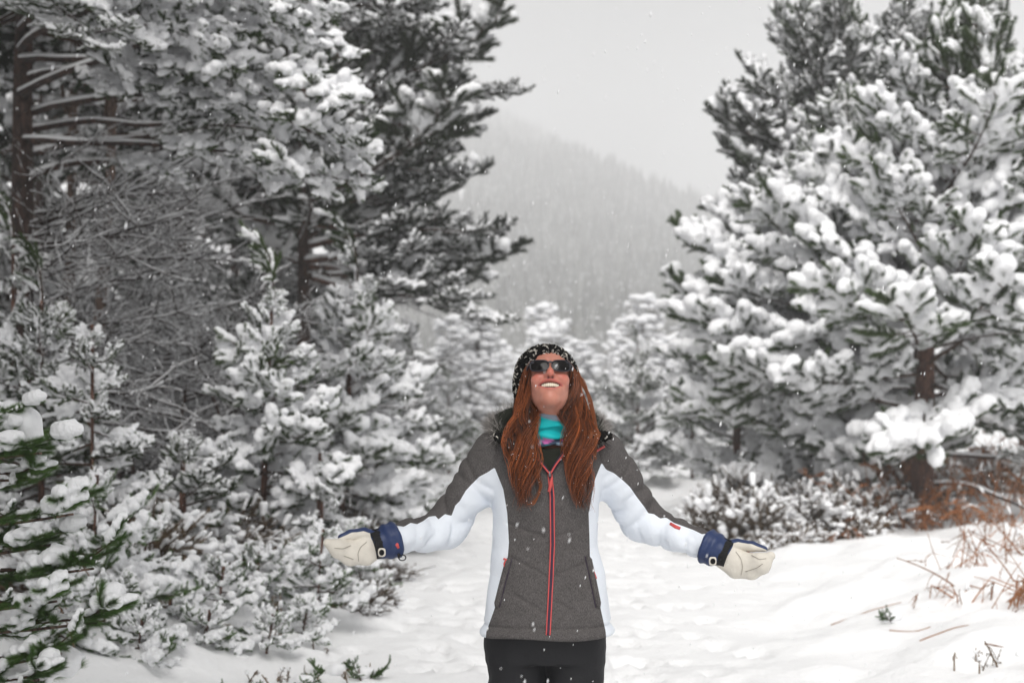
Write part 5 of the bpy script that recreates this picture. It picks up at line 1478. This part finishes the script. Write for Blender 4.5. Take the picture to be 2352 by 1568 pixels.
# wavy wisps that leave the main fall, and the curl on the right shoulder
wis = [[(1318, 850, .03), (1340, 880, .02), (1358, 925, .0), (1368, 975, -.06), (1374, 1000, -.10), (1366, 1012, -.12), (1356, 1004, -.12), (1362, 990, -.11), (1374, 996, -.11)],
       [(1322, 850, .04), (1346, 900, .03), (1362, 950, -.02), (1370, 1000, -.09), (1366, 1040, -.12), (1368, 1055, -.12)],
       [(1310, 1040, -.13), (1330, 1046, -.14), (1352, 1034, -.13), (1366, 1015, -.12)], [(1300, 1025, -.13), (1322, 1036, -.14), (1345, 1024, -.13), (1362, 1008, -.12)],
       [(1195, 1040, -.12), (1175, 1060, -.13), (1180, 1090, -.13), (1176, 1110, -.13)], [(1225, 1040, -.13), (1236, 1090, -.14), (1241, 1120, -.14), (1226, 1150, -.14), (1212, 1160, -.14)]]
for k, w_ in enumerate(wis):
    for j in range(26 if k in (2, 3) else 11):
        P = spline(np.array([W(u + hr_.normal(0, 2.2), v + hr_.normal(0, 3.2), d) for u, v, d in w_]), 34); P = push(P[None], .005)[0]
        g = hr_.uniform(.8, 1.5); V, T = tube(P, np.interp(np.linspace(0, 1, 34), [0, .8, 1], [.0012, .0010, .0003]), 4, cap=False)
        mb.add(V - pbase, T, 0, (.17 * g, .048 * g, .012 * g))
# hair behind the neck
for k in range(90):
    x = hr_.uniform(-80, 74); P = spline(np.array([W(1262 + x * .9, 860, .09), W(1262 + x, 930, .10), W(1262 + x * 1.1, 1000, .11)]), 8)
    V, T = tube(P, .008, 5); g = hr_.uniform(.35, .7); mb.add(V - pbase, T, 0, (.165 * g, .045 * g, .012 * g))
hair = pobj('hair', mb.mesh('hair', [M['hair']], tint=True))
HV = np.concatenate([v for v in mb.V if len(v) > 60])
sb = MB(); oc = np.array([[1, 0, 0], [-1, 0, 0], [0, 1, 0], [0, -1, 0], [0, 0, 1], [0, 0, -1.0]]); ot = np.array([[0, 2, 4], [2, 1, 4], [1, 3, 4], [3, 0, 4], [2, 0, 5], [1, 2, 5], [3, 1, 5], [0, 3, 5]])
for k in range(330):
    p = HV[hr_.integers(len(HV))] + (0, -.003, 0); sb.add(oc * hr_.uniform(.0008, .0019) * hr_.uniform(.7, 1.3, (6, 1)) + p, ot)
pobj('snow_flecks', sb.mesh('snow_flecks', [M['snow']]), hair)

# ---- mittens
M['seam'] = plain('palm_seam', (.30, .27, .23), .8, .1)
def mitten(W_, cuff0, cuff1, hand, thumb, bottom_dir, eye, name, seams, tab=None, loop=None):
    """cuff0->cuff1 navy gauntlet, hand: chain of (point, half width z, half depth y), thumb: chain"""
    def sdf_hand(P):
        d = None
        for (a, wa, ha), (b, wb, hb_) in zip(hand[:-1], hand[1:]):
            a, b = np.asarray(a), np.asarray(b); dv = b - a; t = np.clip(((P - a) @ dv) / (dv @ dv), 0, 1)
            q = P - a - t[..., None] * dv; w = wa + (wb - wa) * t; h = ha + (hb_ - ha) * t
            ax = unit(dv); nz = unit(np.cross(ax, (0, 1.0, 0))); ny = np.cross(nz, ax)
            along = q @ ax
            e = np.sqrt((q @ nz / w) ** 2 + (q @ ny / h) ** 2 + (along / np.minimum(w, .03)) ** 2)
            s = (e - 1) * np.minimum(w, h)
            d = s if d is None else smin(d, s, .012)
        return d + .0012 * fbm(P * 26, 2, 5)
    def sdf_thumb(P):
        d = None
        for (a, ra), (b, rb) in zip(thumb[:-1], thumb[1:]):
            s = cap(P, a, b, ra, rb); d = s if d is None else smin(d, s, .006)
        return d + .0008 * fbm(P * 30, 2, 8)
    allp = np.array([h[0] for h in hand] + [t_[0] for t_ in thumb]); lo, hi = allp.min(0) - .075, allp.max(0) + .075
    ax = [np.arange(lo[k], hi[k], .0032) for k in range(3)]; G = grid(*ax)
    dh, dt = sdf_hand(G), sdf_thumb(G)
    V, Q = surface_nets(smin(dh, dt, .0015).astype(np.float32), *ax); T = quads2tris(Q)
    # navy back, cream palm (the palm faces the camera)
    hp_ = np.array([h[0] for h in hand]); s = np.interp(V[:, 0], np.sort(hp_[:, 0]), hp_[np.argsort(hp_[:, 0]), 1])
    th_, hh_ = sdf_thumb(V), sdf_hand(V)
    tpt = np.array([t_[0] for t_ in thumb]); o = np.argsort(tpt[:, 0]); tz = np.interp(V[:, 0], tpt[o, 0], tpt[o, 2]); ty = np.interp(V[:, 0], tpt[o, 0], tpt[o, 1])
    f = np.where(th_ < hh_, (V[:, 1] - ty) + .9 * (V[:, 2] - tz) + .010, V[:, 1] - s - .008)
    (Vc, Tc), (Vn, Tn) = clip(V, T, f)
    m = pmesh('mitten', Vn, Tn, M['navy']); pl_ = pmesh('palm', Vc, Tc, M['cream'], m)
    uvc = uv_of(Vc)
    for ln_ in seams:
        pts = []
        for u_, v_ in resample(np.array(ln_, float), 14):
            dq = np.hypot(uvc[:, 0] - u_, uvc[:, 1] - v_); near_ = np.argsort(dq)[:8]; q_ = Vc[near_[np.argmin(Vc[near_, 1])]]
            pts.append(W(u_, v_, q_[1] - PD - .0002))
        pts = np.array(pts); pts[1:-1] = (pts[:-2] + pts[1:-1] * 2 + pts[2:]) / 4
        pmesh('seam', *tube(pts, .0009, 4), M['seam'], pl_)
    # gauntlet
    c0, c1 = np.asarray(cuff0), np.asarray(cuff1); n = 18; tt = np.linspace(0, 1, n)
    P = c0 + (c1 - c0) * tt[:, None]
    r = np.interp(tt, [0, .08, .3, .55, .75, 1], [.053, .0575, .056, .051, .043, .040]) + .002 * np.sin(tt * 19)
    V, T = tube(P, r, 28); V = V + .0030 * np.stack([fbm(V * 28 + k, 2, 3 + k) for k in range(3)], 1)
    pmesh('gauntlet', V, T, M['navy'], m)
    i0 = int(n * .56); Pb = P[i0:]; V, T = tube(Pb, np.linspace(.0455, .044, len(Pb)), 24)
    pmesh('wrist_strap', V, T, M['blacks'], m)
    # buckle stub on top of the strap
    ax_ = unit(c1 - c0); top = P[int(n * .8)] + np.array([0, 0, .046])
    pmesh('strap_tab', *tube(np.stack([top - ax_ * .016, top + ax_ * .012, top + ax_ * .026]), [.005, .006, .003], 6), M['blacks'], m)
    # eyelet: square cream plate with a black ring
    ec = np.asarray(eye); y_ = np.array([0, -1.0, 0]); a4 = np.linspace(0, 2 * math.pi, 33)[:-1]
    sq = lambda r_, p_: np.stack([r_ * np.sign(np.cos(a4)) * np.abs(np.cos(a4)) ** p_, 0 * a4, 1.15 * r_ * np.sign(np.sin(a4)) * np.abs(np.sin(a4)) ** p_], 1)
    Vp = np.concatenate([ec + sq(.0120, .6), ec + sq(.0110, .6) + y_ * .003, ec + sq(.006, 1) + y_ * .003, ec + sq(.006, 1)]); kk = np.arange(32); k1 = (kk + 1) % 32
    Tp = np.concatenate([np.stack([r_ * 32 + kk, r_ * 32 + k1, (r_ + 1) * 32 + k1, (r_ + 1) * 32 + kk], 1) for r_ in range(3)])
    e = pmesh('eyelet', Vp, Tp, M['cream'], m)
    rg_ = ec + sq(.0062, 1) + y_ * .0035; pmesh('eyelet_ring', *tube(np.concatenate([rg_, rg_[:2]]), .0022, 6, cap=False), M['blacks'], e)
    rc = np.concatenate([ec + sq(.0058, 1) + y_ * .001, [ec + y_ * .001]]); pmesh('eyelet_hole', rc, np.stack([kk, k1, np.full(32, 32)], 1), M['blacks'], e)
    if tab is not None: pmesh('pull_tab', *tube(np.array(tab), [.006, .008, .006], 6), M['coral'], m)
    if loop is not None:
        c = np.asarray(loop); k = np.linspace(0, 2 * math.pi, 20); L = c + np.stack([.011 * np.cos(k), .003 * np.sin(k), .0085 * np.sin(k)], 1)
        e = pmesh('cord_loop', *tube(L, .0018, 5, cap=False), M['blacks'], m)
        pmesh('cord_lock', *tube(np.stack([c + (-.012, 0, .018), c + (-.010, 0, .006), c + (-.011, -.002, -.002)]), [.006, .005, .003], 6), M['blacks'], e)
    return m
dL, dR = WL[1] - PD, WR[1] - PD
mitten(WL, W(912, 1237, dL), W(854, 1254, dL - .035),
       [(W(866, 1252, dL - .03), .038, .026), (W(838, 1266, dL - .045), .041, .026), (W(806, 1271, dL - .065), .036, .025), (W(776, 1259, dL - .09), .027, .021), (W(752, 1246, dL - .105), .014, .013)],
       [(W(862, 1234, dL - .025), .024), (W(836, 1225, dL - .035), .019), (W(806, 1228, dL - .060), .016), (W(784, 1234, dL - .075), .011)],
       -1, W(877, 1268, dL - .020 - .053), 'a', [[(842, 1244), (828, 1256), (822, 1270), (824, 1288)], [(806, 1252), (788, 1260), (768, 1258)], [(812, 1284), (790, 1276)]], tab=[W(906, 1240, dL - .052), W(911, 1250, dL - .055), W(915, 1257, dL - .05)], loop=W(924, 1280, dL - .035))
mitten(WR, W(1618, 1252, dR), W(1676, 1276, dR - .035),
       [(W(1664, 1276, dR - .03), .042, .028), (W(1694, 1296, dR - .045), .044, .028), (W(1724, 1301, dR - .065), .040, .026), (W(1748, 1293, dR - .09), .032, .022), (W(1770, 1276, dR - .105), .015, .013)],
       [(W(1668, 1256, dR - .020), .024), (W(1694, 1250, dR - .030), .019), (W(1728, 1254, dR - .055), .016), (W(1756, 1260, dR - .070), .010)],
       1, W(1637, 1288, dR - .020 - .053), 'b', [[(1690, 1266), (1702, 1282), (1706, 1300), (1702, 1320)], [(1726, 1274), (1744, 1284), (1760, 1282)], [(1712, 1312), (1738, 1304), (1752, 1294)]])

# ---- trousers and boots
def trouser_sdf(P):
    d = None; z = P[..., 2]
    wx = np.interp(z, [.70, .76, .80, .86], [.188, .196, .200, .19]); wy = np.interp(z, [.7, .8], [.118, .125])
    q = np.sqrt(((P[..., 0] - pbase[0] + .008) / wx) ** 2 + ((P[..., 1] - PD - .02) / wy) ** 2)
    d = np.maximum((q - 1) * .12, np.maximum(z - .84, .70 - z))
    for sx in (-1, 1):
        hp = np.array([pbase[0] - .008 + sx * .093, PD + .02, .74]); kn = np.array([pbase[0] + sx * .100, PD + .005, .46]); an = np.array([pbase[0] + sx * .105, PD + .04, .13])
        w = .005 * fbm(P * np.array([14, 14, 20]) + sx, 2, 12 + sx)
        d = smin(d, cap(P, hp, kn, .098, .082) + w, .018); d = smin(d, cap(P, kn, an, .080, .078) + w, .02)
    return np.maximum(d, .10 - z)
xs = np.arange(-.26, .26, .009) + pbase[0]; ys = np.arange(-.16, .20, .009) + PD; zs = np.arange(.08, .87, .009)
V, Q = surface_nets(trouser_sdf(grid(xs, ys, zs)).astype(np.float32), xs, ys, zs)
pmesh('trousers', V, Q, M['trouser'])
for sx in (-1, 1):
    x0 = pbase[0] + sx * .105
    def bsdf(P): return np.maximum(smin(cap(P, (x0, PD + .045, .22), (x0, PD + .045, .06), .058), cap(P, (x0, PD + .05, .045), (x0 + sx * .015, PD - .13, .035), .050, .045), .02), pbase[2] + .002 - P[..., 2])
    ax = (np.arange(-.09, .09, .008) + x0, np.arange(-.20, .13, .008) + PD, np.arange(-.03, .29, .008)); V, Q = surface_nets(bsdf(grid(*ax)).astype(np.float32), *ax)
    pmesh('boot', V, Q, M['boot'])
# ---------------------------------------------------------------- falling snow and haze
sr = np.random.default_rng(99)
fb = MB()
oct_v = np.array([[1, 0, 0], [-1, 0, 0], [0, 1, 0], [0, -1, 0], [0, 0, 1], [0, 0, -1.0]])
oct_t = np.array([[0, 2, 4], [2, 1, 4], [1, 3, 4], [3, 0, 4], [2, 0, 5], [1, 2, 5], [3, 1, 5], [0, 3, 5]])
NF = 5200
for k in range(NF):
    y = 2.6 + 14 * sr.random() ** 1.25
    x = sr.uniform(-.40, .40) * y; z = CAMH + sr.uniform(-.22, .33) * y
    if z < gz(x, y) + .02: continue
    s = sr.uniform(.0008, .0018) * (1 + .5 * (sr.random() < .1))
    ln = s * sr.uniform(1.6, 4.2)
    V = oct_v * (s, s, ln) * sr.uniform(.75, 1.25, (6, 1))
    a = sr.normal(.25, .10)
    V = np.stack([V[:, 0] * math.cos(a) + V[:, 2] * math.sin(a), V[:, 1], -V[:, 0] * math.sin(a) + V[:, 2] * math.cos(a)], 1)
    fb.add(V + (x, y, z), oct_t)
tag(obj('falling_snow', fb.mesh('falling_snow', [M['flake']])), kind='stuff')

HAZE = 0.0022
hz = mat('haze_air')[0]; nt = hz.node_tree
for n_ in list(nt.nodes):
    if n_.type == 'BSDF_PRINCIPLED': nt.nodes.remove(n_)
pv = nt.nodes.new('ShaderNodeVolumePrincipled')
pv.inputs['Color'].default_value = (0.975, 0.978, 0.985, 1); pv.inputs['Density'].default_value = HAZE
nt.links.new(pv.outputs['Volume'], [n_ for n_ in nt.nodes if n_.type == 'OUTPUT_MATERIAL'][0].inputs['Volume'])
x0, x1, y0, y1, z0, z1 = -515, 515, -20, 1040, -9, 215
V = [(x, y, z) for x in (x0, x1) for y in (y0, y1) for z in (z0, z1)]
T = [(0, 1, 3, 2), (4, 6, 7, 5), (0, 4, 5, 1), (2, 3, 7, 6), (0, 2, 6, 4), (1, 5, 7, 3)]
tag(obj('haze', mesh('haze', np.array(V, float), np.array(T), hz, smooth=False)), kind='stuff')
